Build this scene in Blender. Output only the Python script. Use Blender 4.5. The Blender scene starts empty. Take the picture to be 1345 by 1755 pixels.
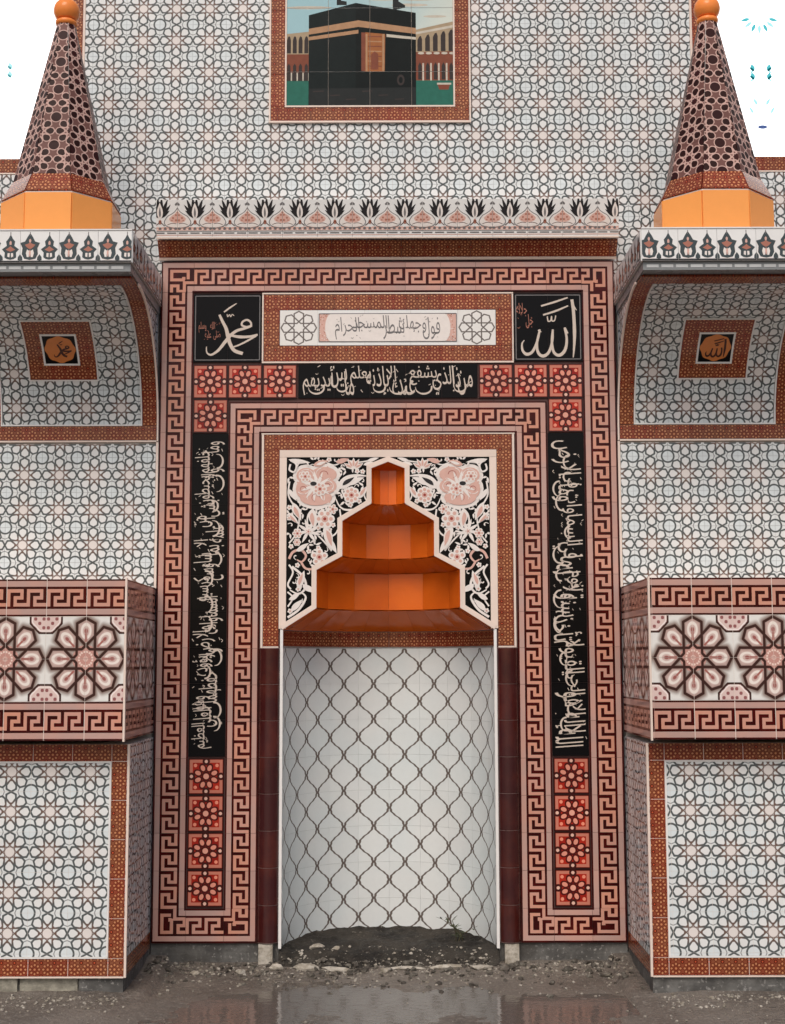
import bpy, math, random
from mathutils import Matrix, Vector, noise

random.seed(7)
SC = bpy.context.scene
COL = SC.collection

# ---------------------------------------------------------------- camera
CAM_POS = Vector((0.0327, -5.87, 1.2514))
YAW, PITCH, ROLL, FPX = 0.0024, 0.1088, -0.0024, 2376.0
fw = Vector((-math.sin(YAW) * math.cos(PITCH), math.cos(YAW) * math.cos(PITCH), math.sin(PITCH)))
rt = Vector((math.cos(YAW), math.sin(YAW), 0))
up = rt.cross(fw)
rt2 = rt * math.cos(ROLL) + up * math.sin(ROLL)
up2 = up * math.cos(ROLL) - rt * math.sin(ROLL)
cd = bpy.data.cameras.new("camera")
cam = bpy.data.objects.new("camera", cd)
COL.objects.link(cam)
cam.matrix_world = Matrix(((rt2.x, up2.x, -fw.x, CAM_POS.x), (rt2.y, up2.y, -fw.y, CAM_POS.y), (rt2.z, up2.z, -fw.z, CAM_POS.z), (0, 0, 0, 1)))
cd.sensor_fit = 'VERTICAL'
cd.sensor_height = 24.0
cd.lens = FPX / 1755.0 * 24.0
cd.clip_end = 500
SC.camera = cam

# ---------------------------------------------------------------- sky, sun, exposure
SUN_EL, SUN_AZ = 47.0, 192.0          # azimuth: compass-like, 180 = straight from behind the camera
w = bpy.data.worlds.new("World")
SC.world = w
w.use_nodes = True
wn = w.node_tree
bgn = wn.nodes['Background']
sky = wn.nodes.new('ShaderNodeTexSky')
sky.sky_type = 'NISHITA'
sky.sun_disc = False
sky.sun_elevation = math.radians(SUN_EL)
sky.sun_rotation = math.radians(SUN_AZ)
sky.dust_density = 4.0
sky.air_density = 1.0
sky.ozone_density = 0.6
wn.links.new(sky.outputs[0], bgn.inputs[0])
bgn.inputs[1].default_value = 0.12
sd = bpy.data.lights.new("sun", 'SUN')
sd.energy = 1.2
sd.angle = math.radians(32)
sd.color = (1.0, 0.97, 0.93)
sun = bpy.data.objects.new("sun", sd)
COL.objects.link(sun)
a, e = math.radians(SUN_AZ), math.radians(SUN_EL)
sdir = Vector((math.sin(a) * math.cos(e), math.cos(a) * math.cos(e), math.sin(e)))
sun.rotation_euler = sdir.to_track_quat('Z', 'Y').to_euler()
SC.view_settings.view_transform = 'Standard'
SC.view_settings.look = 'None'
SC.view_settings.gamma = 1.0
SC.view_settings.exposure = 0.15
try:
    SC.cycles.max_bounces = 7
    SC.cycles.diffuse_bounces = 4
    SC.cycles.glossy_bounces = 3
    SC.cycles.use_denoising = True
    SC.cycles.sample_clamp_indirect = 6.0
except Exception:
    pass

# ---------------------------------------------------------------- node expression helper
class B:
    """builds a node tree from arithmetic on sockets"""
    def __init__(s, nt):
        s.nt = nt
    def m(s, op, *args, clamp=False):
        n = s.nt.nodes.new('ShaderNodeMath')
        n.operation = op
        n.use_clamp = clamp
        for i, x in enumerate(args):
            s.put(n.inputs[i], x)
        return V(s, n.outputs[0])
    def put(s, inp, x):
        if isinstance(x, V):
            s.nt.links.new(x.o, inp)
        elif hasattr(x, 'is_output'):
            s.nt.links.new(x, inp)
        else:
            if inp.type == 'RGBA' and len(x) == 3:
                x = (x[0], x[1], x[2], 1)
            inp.default_value = x
    def mix(s, f, c1, c2, blend='MIX'):
        n = s.nt.nodes.new('ShaderNodeMix')
        n.data_type = 'RGBA'
        n.blend_type = blend
        n.clamp_factor = True
        s.put(n.inputs[0], f)
        s.put(n.inputs[6], c1)
        s.put(n.inputs[7], c2)
        return n.outputs[2]
    def uv(s):
        n = s.nt.nodes.new('ShaderNodeUVMap')
        q = s.nt.nodes.new('ShaderNodeSeparateXYZ')
        s.nt.links.new(n.outputs[0], q.inputs[0])
        return V(s, q.outputs[0]), V(s, q.outputs[1])
    def pos(s):
        n = s.nt.nodes.new('ShaderNodeNewGeometry')
        q = s.nt.nodes.new('ShaderNodeSeparateXYZ')
        s.nt.links.new(n.outputs['Position'], q.inputs[0])
        return n.outputs['Position'], V(s, q.outputs[0]), V(s, q.outputs[1]), V(s, q.outputs[2])
    def noise(s, scale, detail=3, rough=.55, vec=None):
        n = s.nt.nodes.new('ShaderNodeTexNoise')
        n.inputs['Scale'].default_value = scale
        n.inputs['Detail'].default_value = detail
        n.inputs['Roughness'].default_value = rough
        if vec is None:
            vec = s.pos()[0]
        s.nt.links.new(vec, n.inputs['Vector'])
        return V(s, n.outputs[0])
    def rnd(s):
        n = s.nt.nodes.new('ShaderNodeObjectInfo')
        return V(s, n.outputs['Random'])
    def step(s, x, e0, e1):
        n = s.nt.nodes.new('ShaderNodeMapRange')
        n.interpolation_type = 'SMOOTHSTEP'
        s.put(n.inputs[0], x)
        n.inputs[1].default_value = e0
        n.inputs[2].default_value = e1
        n.inputs[3].default_value = 0
        n.inputs[4].default_value = 1
        return V(s, n.outputs[0])
    def seg(s, x, y, ax, ay, bx, by):
        dx, dy = bx - ax, by - ay
        L2 = dx * dx + dy * dy
        qx, qy = x - ax, y - ay
        h = s.m('ADD', qx * (dx / L2), qy * (dy / L2), clamp=True)
        ex, ey = qx - h * dx, qy - h * dy
        return (ex * ex + ey * ey).sqrt()
    def box(s, x, y, x0, x1, y0, y1):
        f = (x - (x0 + x1) / 2).abs() < (x1 - x0) / 2
        g = (y - (y0 + y1) / 2).abs() < (y1 - y0) / 2
        return f * g

class V:
    def __init__(s, b, o):
        s.b, s.o = b, o
    def __add__(s, k): return s.b.m('ADD', s, k)
    def __radd__(s, k): return s.b.m('ADD', k, s)
    def __sub__(s, k): return s.b.m('SUBTRACT', s, k)
    def __rsub__(s, k): return s.b.m('SUBTRACT', k, s)
    def __mul__(s, k): return s.b.m('MULTIPLY', s, k)
    def __rmul__(s, k): return s.b.m('MULTIPLY', k, s)
    def __lt__(s, k): return s.b.m('LESS_THAN', s, k)
    def __gt__(s, k): return s.b.m('GREATER_THAN', s, k)
    def abs(s): return s.b.m('ABSOLUTE', s)
    def fract(s): return s.b.m('FRACT', s)
    def sqrt(s): return s.b.m('SQRT', s)
    def sin(s): return s.b.m('SINE', s)
    def min(s, k): return s.b.m('MINIMUM', s, k)
    def max(s, k): return s.b.m('MAXIMUM', s, k)

MATS = {}
def material(name, colour, rough=.16, bump=.0, spec=.22, vary=.06, coat=0, bump_scale=9, fleck=.04):
    """colour: tuple or function(builder) -> colour"""
    m = bpy.data.materials.new(name)
    m.use_nodes = True
    nt = m.node_tree
    b = B(nt)
    p = nt.nodes['Principled BSDF']
    c = colour(b) if callable(colour) else colour
    if vary or fleck:
        nz = b.noise(38, 4, .6)
        g = (b.rnd() - .5) * (2 * vary) + (nz - .5) * (2 * fleck) + 1.0
        cc = nt.nodes.new('ShaderNodeCombineColor')
        for i in range(3):
            b.put(cc.inputs[i], g)
        c = b.mix(1.0, c, cc.outputs[0], 'MULTIPLY')
    b.put(p.inputs['Base Color'], c)
    rz = b.noise(14, 3)
    b.put(p.inputs['Roughness'], (rz - .5) * (rough * .9) + rough)
    p.inputs['Specular IOR Level'].default_value = spec
    if coat:
        p.inputs['Coat Weight'].default_value = coat
    if bump:
        bn = nt.nodes.new('ShaderNodeBump')
        bn.inputs['Strength'].default_value = bump
        bn.inputs['Distance'].default_value = .01
        b.put(bn.inputs['Height'], b.noise(bump_scale, 3))
        nt.links.new(bn.outputs[0], p.inputs['Normal'])
    MATS[name] = m
    return m

def flat(name, c, rough=.3, **k):
    k.setdefault('vary', .0)
    return material(name, c, rough, **k)

# ---------------------------------------------------------------- printed tile patterns
def girih(b, u, v, w=.105, r2=.43, r3=.495):
    x = (u.fract() - .5).abs()
    y = (v.fract() - .5).abs()
    mx, my = x.max(y), x.min(y)
    A_ = mx.max((mx + my) * .70711)
    B_ = my.min((mx - my) * .70711)
    s2 = 1.41421 * w
    s3 = 2.41421 * w
    d1 = b.seg(A_, B_, w, .41421 * w, s2, 0).min(b.seg(A_, B_, s2, 0, s3, w))
    d2 = b.seg(A_, B_, s3, w, r2, w).min(b.seg(A_, B_, r2, w, r3, 0))
    petal = (B_ < w) * (B_ < (A_ - s2)) * (B_ < ((r3 - A_) * (w / (r3 - r2))))
    cx, cy = .5 - mx, .5 - my
    rc = (cx * cx + cy * cy).sqrt()
    ro = (mx * mx + my * my).sqrt()
    return dict(mx=mx, my=my, a=A_, b=B_, d1=d1, d2=d2, petal=petal, rc=rc, ro=ro, cx=cx, cy=cy)

WHITE = (.675, .695, .69)
def drops(b, g):
    """rounded petal: a wedge that ends in a round head"""
    A_, B_ = g['a'], g['b']
    da = A_ - .338
    return (B_ - (A_ - .172) * .62).max((da * da * .78 + B_ * B_).sqrt() - .098)

def pat_wall(b):
    u, v = b.uv()
    g = girih(b, u, v, .124, .435, .50)
    da = g['a'] - .362
    dd = (g['b'] - (g['a'] - .205) * .74).max((da * da * .66 + g['b'] * g['b']).sqrt() - .103)
    c = b.mix(g['rc'] < .155, WHITE, (.64, .685, .695))
    c = b.mix(g['ro'] < .125, c, (.70, .645, .615))
    c = b.mix(g['petal'], c, (.70, .70, .69))
    near = 1.0 - b.step(g['ro'], .18, .36)
    ink = b.mix(near, (.088, .098, .098), (.150, .090, .070))
    star = b.seg(g['mx'], g['my'], .395, .215, .5, .175)
    ring = (g['rc'] - .170).abs()
    lines = (1.0 - b.step(g['d2'], .017, .031)).max(1.0 - b.step(ring, .018, .032)).max((1.0 - b.step(star, .006, .020)) * .7)
    lines = lines.max((1.0 - b.step(g['d1'], .009, .022)) * .95).max((1.0 - b.step((g['ro'] - .130).abs(), .006, .018)) * .8)
    lines = lines.max(b.step(dd, -.010, .008) * g['petal'])
    return b.mix(lines, c, ink)

def pat_cone(b):
    u, v = b.uv()
    g = girih(b, u, v, .108, .42, .50)
    dd = drops(b, g)
    c = b.mix(dd < .012, (.150, .072, .062), (.026, .010, .009))
    c = b.mix(g['rc'] < .165, c, (.030, .010, .010))
    c = b.mix(g['a'] < .125, c, (.040, .012, .012))
    lines = g['d1'].min(g['d2'])
    l = (1.0 - b.step(lines, .010, .028)).max(1.0 - b.step((dd - .024).abs(), .008, .022)).max(1.0 - b.step((g['rc'] - .18).abs(), .008, .02)) * (dd > .012)
    return b.mix(l * .85, c, (.56, .37, .32))

def pat_border(b):
    u, v = b.uv()
    g = girih(b, u, v, .118, .41, .50)
    tone = b.step(b.noise(4, 2), .38, .62)
    c = b.mix(tone, (.25, .050, .024), (.23, .078, .036))
    c = b.mix(drops(b, g) < -.028, c, (.50, .22, .10))
    c = b.mix(g['a'] < .08, c, (.52, .20, .085))
    c = b.mix((g['rc'] < .15) * (g['rc'] > .07), c, (.10, .016, .008))
    c = b.mix(g['rc'] < .06, c, (.50, .08, .03))
    l = 1.0 - b.step(g['d2'].min(g['d1']), .010, .034)
    return b.mix(l * .85, c, (.12, .018, .008))

def pat_rosette(b):
    u, v = b.uv()
    g = girih(b, u, v, .112, .42, .48)
    dl = g['d1'].min(g['d2'])
    oc = g['cx'].max(g['cy']).max((g['cx'] + g['cy']) * .70711)
    c = b.mix(1.0 - b.step(dl, .01, .085), (.71, .69, .655), (.22, .15, .125))
    c = b.mix(g['petal'], c, b.mix(1.0 - b.step(dl, .0, .06), (.56, .41, .37), (.34, .22, .19)))
    # curling leaf inside every petal
    pa, pb = g['a'] - .33, g['b']
    rr = (pa * pa * .45 + pb * pb).sqrt()
    curl = 1.0 - b.step((rr - .052).abs(), .008, .018)
    c = b.mix(curl * g['petal'], c, (.76, .68, .62))
    c = b.mix((1.0 - b.step(rr, .012, .028)) * g['petal'], c, (.30, .10, .09))
    c = b.mix((1.0 - b.step((g['b'] - .004).abs(), .004, .012)) * (g['a'] > .20) * (g['a'] < .30) * g['petal'], c, (.34, .12, .10))
    inner = (g['a'] < .155)
    dots = b.step(((g['ro'] * 95.0).sin() * (g['b'] * 110.0).sin()), .1, .6)
    c = b.mix(inner, c, (.50, .26, .22))
    c = b.mix(inner * dots, c, (.75, .58, .50))
    # corner medallion
    med = oc < .19
    c = b.mix(med, c, (.66, .50, .46))
    sp = ((g['cx'] * 60.0).sin() * (g['cy'] * 60.0).sin())
    c = b.mix(med * b.step(sp, .2, .5), c, (.27, .10, .10))
    c = b.mix((1.0 - b.step((oc - .17).abs(), .004, .012)), c, (.80, .70, .66))
    l = (1.0 - b.step(dl, .012, .022)).max(1.0 - b.step((oc - .195).abs(), .008, .016))
    return b.mix(l, c, (.045, .018, .015))

PINK, MAROON = (.57, .260, .180), (.030, .0022, .0020)
def stripes(b, v):
    d = (v - .5).abs()
    return (d > .302) * (d < .455)

def pat_key(b):
    u, v = b.uv()           # u: two keys per unit, v: 0..1 across the border
    x = (u * 2.0).fract() * 6.0
    y = (v - .265) * (5.0 / .47)
    k = b.box(x, y, 0, 1, 0, 5)
    for r in ((0, 5, 4, 5), (4, 5, 2, 5), (2, 5, 2, 3), (2, 3, 0, 3), (2, 6.01, 0, 1)):
        k = k.max(b.box(x, y, *r))
    return key_colour(b, k, stripes(b, v))

def key_colour(b, k, st):
    n_ = b.step(b.noise(7, 2), .35, .65)
    pk = b.mix(n_, PINK, (.53, .275, .215))
    sk = b.mix(n_, (.50, .285, .235), (.44, .285, .25))
    dk = b.mix(b.step(b.noise(11, 2), .4, .65), MAROON, (.060, .0035, .003))
    return b.mix(st, b.mix(k, dk, pk), sk)

def pat_corner(b):
    u, v = b.uv()           # u, v: 0..1, outer corner of the frame at (0, 1)
    o = (u.min(1.0 - v))    # distance from the outer edges
    s1 = (o > .045) * (o < .198)
    i1, i2 = u, 1.0 - v
    s2 = b.box(u, v, .802, .955, -.1, .198).max(b.box(u, v, .802, 1.1, .045, .198))
    c = .094
    x, y = (u - .265) * (1 / c), (v - .265) * (1 / c)
    k = b.box(x, y, 0, 6.4, 4, 5)
    for r in ((0, 1, 1, 5), (5.4, 6.4, 1.7, 5), (0, 4.8, 1, 2), (3.9, 5.0, 1.5, 2.5), (4.2, 8, 0, 1), (4.2, 5.2, -3, 1), (0, 1, -3, -.1), (0, 3.1, -1.1, -.1), (2.1, 3.1, -2.9, -.1), (2.1, 5.2, -2.9, -2)):
        k = k.max(b.box(x, y, *r))
    return key_colour(b, k, s1.max(s2))

def pat_star(b):
    u, v = b.uv()
    x, y = (u.fract() - .5).abs(), (v.fract() - .5).abs()
    mx, my = x.max(y), x.min(y)
    red = b.mix(b.step(b.noise(6, 2), .35, .65), (.24, .008, .005), (.40, .020, .009))
    c = b.mix(mx < .47, (.03, .006, .005), (.20, .02, .012))
    fr = (mx < .455) * (mx > .375)
    cr = ((mx - .41) * (mx - .41) + my * my).sqrt()
    c = b.mix(mx < .375, c, red)
    c = b.mix(fr, c, (.50, .17, .115))
    c = b.mix(cr < .105, c, (.05, .007, .006))
    c = b.mix(cr < .045, c, (.70, .42, .33))
    # eight petals between the axes
    A_ = (mx * .92388 + my * .38268)
    B_ = (mx * .38268 - my * .92388).abs()
    pa = (A_ - .245) * .72
    pd = (pa * pa + B_ * B_).sqrt()
    dk = 1.0 - b.step((pd - .078).abs(), .010, .024)
    c = b.mix(dk * (mx < .375), c, (.06, .006, .005))
    c = b.mix(pd < .058, c, (.66, .26, .185))
    ro = (mx * mx + my * my).sqrt()
    c = b.mix((ro - .105).abs() < .022, c, (.06, .006, .005))
    c = b.mix(ro < .076, c, (.66, .32, .24))
    kx, ky = mx - .30, my - .30
    c = b.mix((kx * kx + ky * ky).sqrt() < .048, c, (.74, .25, .16))
    return c

def pat_lattice(b):
    u, v = b.uv()
    ph = v * (2 * math.pi)
    s = ph.sin() * .226 + (ph * 3.0).sin() * .010 + (ph * 9.0).sin() * .009
    x = u.fract()
    d0 = (x - (s + .25)).abs()
    d1 = (x - (.75 - s)).abs()
    d = d0.min(d1).min((x - (s + 1.25)).abs()).min((x - (-.25 - s)).abs())
    cell = b.mix(b.step(b.noise(3, 2), .35, .65), (.60, .64, .64), (.64, .655, .645))
    c = b.mix(1.0 - b.step(d, .028, .046), cell, (.105, .085, .075))
    return b.mix(1.0 - b.step(d, .002, .009), c, (.19, .15, .13))

def pat_oct(b):            # the two little rosette tiles of the white panel
    u, v = b.uv()
    g = girih(b, u, v, .125, .40, .47)
    l = 1.0 - b.step(g['d1'].min(g['d2']), .010, .026)
    return b.mix(l, (.74, .72, .69), (.13, .11, .10))

material('wall_tile_print', pat_wall, .13, .05, vary=.035)
material('cone_tile_print', pat_cone, .34, .05, vary=.08, spec=.05)
material('red_border_print', pat_border, .14, .04, vary=.10)
material('rosette_print', pat_rosette, .14, .04, vary=.03)
material('greek_key_print', pat_key, .12, .05, vary=.07, spec=.16)
material('greek_key_corner_print', pat_corner, .12, .05, vary=.05, spec=.16)
material('red_star_print', pat_star, .12, .04, vary=.10)
material('lattice_print', pat_lattice, .17, .05, vary=.02)
material('octagon_print', pat_oct, .14, .03, vary=.02)
material('black_glaze', (.0045, .0040, .0045), .10, .04, vary=.1, spec=.09)
material('orange_glaze', lambda b: b.mix(b.step(b.noise(4, 3), .3, .7), (.72, .140, .012), (.62, .105, .010)), .13, .06, vary=.07, spec=.35)
material('ball_glaze', (.84, .25, .055), .16, .05, vary=.05)
material('light_orange_glaze', (.86, .34, .085), .14, .05, vary=.06)
material('maroon_glaze', spec=.5, rough=.13, bump=.08, vary=.15, colour=lambda b: b.mix(b.step(b.noise(9, 4), .4, .7), (.045, .008, .008), (.075, .014, .010)))
material('cream_trim', (.73, .60, .52), .25, .02, vary=.05)
material('white_trim', (.74, .72, .70), .25, .02, vary=.04)
material('grey_trim', (.22, .23, .235), .3, .03, vary=.05)
material('joint_white', (.70, .62, .56), .6, 0, vary=0)
material('column_grout', (.30, .20, .18), .7, 0, vary=0)
material('moulding_white', (.50, .51, .51), .3, .03, vary=.08)
material('grout', lambda b: b.mix(b.step(b.noise(20, 4), .35, .7), (.66, .58, .52), (.50, .43, .38)), .8, .2, vary=0)
material('dark_grout', (.10, .05, .045), .7, .1, vary=0)
material('orange_grout', (.55, .16, .04), .6, .1, vary=0)
material('white_glaze', (.74, .735, .72), .14, .03, vary=.02)
for n_, c_ in dict(ink_cream=(.58, .49, .42), ink_rose=(.55, .30, .25), ink_gold=(.55, .26, .10), ink_white=(.74, .68, .64),
                   ink_black=(.022, .020, .022), ink_grey=(.16, .15, .15), ink_pink=(.62, .38, .32), ink_terracotta=(.38, .155, .11),
                   ink_teal=(.05, .065, .07), ink_red=(.30, .05, .04), ink_orange=(.58, .19, .05), ink_brown=(.06, .018, .010),
                   pic_black=(.007, .010, .010), pic_black_lit=(.010, .015, .015), pic_gold=(.40, .23, .13), pic_door=(.32, .12, .045), pic_sand=(.36, .275, .18),
                   pic_shadow=(.045, .036, .034), pic_brick=(.20, .065, .040), pic_green=(.028, .135, .10), pic_pale=(.52, .47, .39), pic_grey=(.022, .025, .025)).items():
    flat(n_, c_, .2, fleck=.22 if n_.startswith('pic') else .10, spec=.08 if n_.startswith('pic') else .2)
def pic_sky(b):
    _, x, y, z = b.pos()
    f = b.step(x + (z - 3.9) * -.6 + (b.noise(3, 3) - .5) * .5, -.5, .35)
    return b.mix(f, (.32, .50, .54), (.62, .64, .56))
flat('pic_sky', pic_sky, .2, spec=.08)

# ---------------------------------------------------------------- objects, parents, meshes
WM = {}
def link(o, parent=None, mw=None):
    COL.objects.link(o)
    mw = mw or Matrix.Identity(4)
    if parent is not None:
        o.parent = parent
        o.matrix_parent_inverse = WM[parent].inverted()
    o.matrix_basis = mw
    WM[o] = mw
    return o
def thing(name, label, cat, loc=(0, 0, 0), group=None, kind=None):
    o = bpy.data.objects.new(name, None)
    o.empty_display_size = .1
    tag(o, label, cat, group, kind)
    return link(o, None, Matrix.Translation(loc))
def tag(o, label=None, cat=None, group=None, kind=None):
    for k, v in (('label', label), ('category', cat), ('group', group), ('kind', kind)):
        if v:
            o[k] = v
    return o
def mesh(name, verts, faces, mats, uvs=None, midx=None, smooth=None):
    me = bpy.data.meshes.new(name)
    me.from_pydata([tuple(v) for v in verts], [], faces)
    for m in (mats if isinstance(mats, (list, tuple)) else [mats]):
        me.materials.append(MATS[m] if isinstance(m, str) else m)
    if midx:
        me.polygons.foreach_set('material_index', midx)
    if uvs:
        l = me.uv_layers.new(name='UVMap')
        fl = [c for f in faces for i in f for c in uvs[i]]
        l.data.foreach_set('uv', fl)
    if smooth:
        me.polygons.foreach_set('use_smooth', smooth if isinstance(smooth, list) else [True] * len(faces))
    me.update()
    return me
def obj(name, me, parent=None, mw=None):
    return link(bpy.data.objects.new(name, me), parent, mw)

def patch_data(S, u0, u1, v0, v1, nu=1, nv=1, uv=None, t=.008):
    """a tile on the surface S(u, v): its glazed face and four edges that run back into the bedding"""
    uv = uv or (lambda a, c: (a, c))
    e = 1e-4
    def nrm(a, c):
        du = Vector(S(a + e, c)) - Vector(S(a - e, c))
        dv = Vector(S(a, c + e)) - Vector(S(a, c - e))
        n = du.cross(dv)
        return n.normalized() if n.length > 1e-12 else Vector((0, -1, 0))
    vs, us, fs, sm = [], [], [], []
    for j in range(nv + 1):
        for i in range(nu + 1):
            a, c = u0 + (u1 - u0) * i / nu, v0 + (v1 - v0) * j / nv
            vs.append(Vector(S(a, c)) + nrm(a, c) * t)
            us.append(uv(a, c))
    W = nu + 1
    for j in range(nv):
        for i in range(nu):
            k = j * W + i
            fs.append((k, k + 1, k + W + 1, k + W))
            sm.append(nu * nv > 1)
    rim = [i for i in range(W)] + [j * W + nu for j in range(1, nv + 1)] + [nv * W + i for i in range(nu - 1, -1, -1)] + [j * W for j in range(nv - 1, 0, -1)]
    n0 = len(vs)
    for q in rim:
        j, i = divmod(q, W)
        a, c = u0 + (u1 - u0) * i / nu, v0 + (v1 - v0) * j / nv
        vs.append(vs[q].copy())
        us.append(us[q])
        vs.append(Vector(S(a, c)) - nrm(a, c) * .003)
        us.append(us[q])
    R = len(rim)
    for k in range(R):
        p0, p1 = n0 + 2 * k, n0 + 2 * ((k + 1) % R)
        fs.append((p0, p0 + 1, p1 + 1, p1))
        sm.append(False)
    return vs, fs, us, sm
def patch(name, parent, S, u0, u1, v0, v1, mat, nu=1, nv=1, uv=None, t=.008):
    vs, fs, us, sm = patch_data(S, u0, u1, v0, v1, nu, nv, uv, t)
    return obj(name, mesh(name, vs, fs, mat, us, None, sm), parent)

CACHE = {}
def frame(o, r, u):
    """plane with origin o, right r and up u as seen by a viewer in front of it"""
    r, u = Vector(r).normalized(), Vector(u).normalized()
    n = r.cross(u)              # toward the viewer
    return Matrix(((r.x, -n.x, u.x, o[0]), (r.y, -n.y, u.y, o[1]), (r.z, -n.z, u.z, o[2]), (0, 0, 0, 1)))
def tile(name, parent, fr, x0, x1, z0, z1, mat, uvr=(0, 1, 0, 1), t=.008, tilt=.0022, rot=0):
    """flat tile in the plane fr; uvr = u0,u1,v0,v1 of its print; rot = quarter turns of the print"""
    w_, h_ = x1 - x0, z1 - z0
    key = (round(w_, 4), round(h_, 4), tuple(round(q, 3) for q in uvr), mat, t, rot)
    if key not in CACHE:
        a0, a1, b0, b1 = uvr
        def uvf(a, c):
            f, g = a / w_ + .5, c / h_ + .5
            for _ in range(rot):
                f, g = g, 1 - f
            return (a0 + (a1 - a0) * f, b0 + (b1 - b0) * g)
        vs, fs, us, sm = patch_data(lambda a, c: (a, 0, c), -w_ / 2, w_ / 2, -h_ / 2, h_ / 2, 1, 1, uvf, t)
        CACHE[key] = mesh(name, vs, fs, mat, us)
    M = fr @ Matrix.Translation(((x0 + x1) / 2, 0, (z0 + z1) / 2))
    if tilt:
        M = M @ Matrix.Rotation(random.gauss(0, tilt), 4, 'X') @ Matrix.Rotation(random.gauss(0, tilt), 4, 'Z')
    return obj(name, CACHE[key], parent, M)
def field(name, parent, fr, x0, x1, z0, z1, tw, th, mat, ox=None, oz=None, gap=.0011, per=(1, 1), skip=None, rot=0, t=.008, cross=None):
    """a field of tiles on the plane fr, cut at its edges; per = pattern periods per whole tile"""
    ox = x0 if ox is None else ox
    oz = z0 if oz is None else oz
    i0, i1 = math.floor((x0 - ox) / tw + 1e-6), math.ceil((x1 - ox) / tw - 1e-6)
    j0, j1 = math.floor((z0 - oz) / th + 1e-6), math.ceil((z1 - oz) / th - 1e-6)
    for j in range(j0, j1):
        for i in range(i0, i1):
            a0, a1 = max(x0, ox + i * tw), min(x1, ox + (i + 1) * tw)
            c0, c1 = max(z0, oz + j * th), min(z1, oz + (j + 1) * th)
            if a1 - a0 < .006 or c1 - c0 < .006:
                continue
            if skip and skip(a0, a1, c0, c1):
                continue
            qi, qj = (i * per[0]) % 1.0, (j * per[1]) % 1.0 if per[1] < 1 else 0.0
            ur = (qi + (a0 - ox - i * tw) / tw * per[0], qi + (a1 - ox - i * tw) / tw * per[0], qj + (c0 - oz - j * th) / th * per[1], qj + (c1 - oz - j * th) / th * per[1])
            if rot % 2:
                ur = (ur[2] / per[1] * per[0], ur[3] / per[1] * per[0], ur[0] / per[0] * per[1], ur[1] / per[0] * per[1])
            tile(name, parent, fr, a0 + gap / 2, a1 - gap / 2, c0 + gap / 2, c1 - gap / 2, mat, ur, t, rot=rot)

def box(name, parent, x0, x1, y0, y1, z0, z1, mat):
    v = [(x, y, z) for z in (z0, z1) for y in (y0, y1) for x in (x0, x1)]
    f = [(0, 2, 3, 1), (4, 5, 7, 6), (0, 1, 5, 4), (2, 6, 7, 3), (0, 4, 6, 2), (1, 3, 7, 5)]
    return obj(name, mesh(name, v, f, mat), parent)
def prism(name, parent, poly, axis, a0, a1, mat):
    """polygon extruded along an axis; poly is (y, z) for 'X' and (x, z) for 'Y'"""
    n = len(poly)
    mk = (lambda p, a: (a, p[0], p[1])) if axis == 'X' else (lambda p, a: (p[0], a, p[1]))
    v = [mk(p, a0) for p in poly] + [mk(p, a1) for p in poly]
    f = [tuple(range(n)), tuple(range(2 * n - 1, n - 1, -1))] + [(i, (i + 1) % n + 0, (i + 1) % n + n, i + n) for i in range(n)]
    me = mesh(name, v, f, mat)
    import bmesh
    bm = bmesh.new()
    bm.from_mesh(me)
    bmesh.ops.recalc_face_normals(bm, faces=bm.faces)
    bm.to_mesh(me)
    bm.free()
    return obj(name, me, parent)
def strip(name, parent, fr, x0, x1, z0, z1, mat='cream_trim', t=.011):
    return tile(name, parent, fr, x0, x1, z0, z1, mat, t=t, tilt=0)

# ---------------------------------------------------------------- flat prints: shapes of glaze on a tile face
def smooth_line(pts, n=8):
    out = []
    P = [pts[0]] + list(pts) + [pts[-1]]
    for i in range(1, len(P) - 2):
        p0, p1, p2, p3 = P[i - 1:i + 3]
        for k in range(n):
            t = k / n
            out.append(tuple(.5 * ((2 * p1[d]) + (-p0[d] + p2[d]) * t + (2 * p0[d] - 5 * p1[d] + 4 * p2[d] - p3[d]) * t * t + (-p0[d] + 3 * p1[d] - 3 * p2[d] + p3[d]) * t ** 3) for d in range(len(p1))))
    out.append(tuple(P[-2]))
    return out
def ribbon(pts, w0, w1=None, wm=None, n=6, smooth=True):
    """list of quads along a line whose width runs w0 -> wm -> w1"""
    w1 = w0 if w1 is None else w1
    wm = (w0 + w1) / 2 if wm is None else wm
    L = smooth_line(pts, n) if smooth else pts
    N = len(L)
    lo, hi = [], []
    for i, p in enumerate(L):
        q0, q1 = L[max(0, i - 1)], L[min(N - 1, i + 1)]
        dx, dy = q1[0] - q0[0], q1[1] - q0[1]
        l = math.hypot(dx, dy) or 1
        t = i / (N - 1)
        w_ = (w0 + (wm - w0) * t * 2 if t < .5 else wm + (w1 - wm) * (t * 2 - 1)) / 2
        lo.append((p[0] - dy / l * -w_, p[1] + dx / l * -w_))
        hi.append((p[0] + dy / l * -w_, p[1] - dx / l * -w_))
    return [[lo[i], lo[i + 1], hi[i + 1], hi[i]] for i in range(N - 1)]
def disc(cx, cy, rx, ry=None, n=14, a0=0):
    ry = rx if ry is None else ry
    return [(cx + rx * math.cos(a0 + 2 * math.pi * k / n), cy + ry * math.sin(a0 + 2 * math.pi * k / n)) for k in range(n)]
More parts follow.
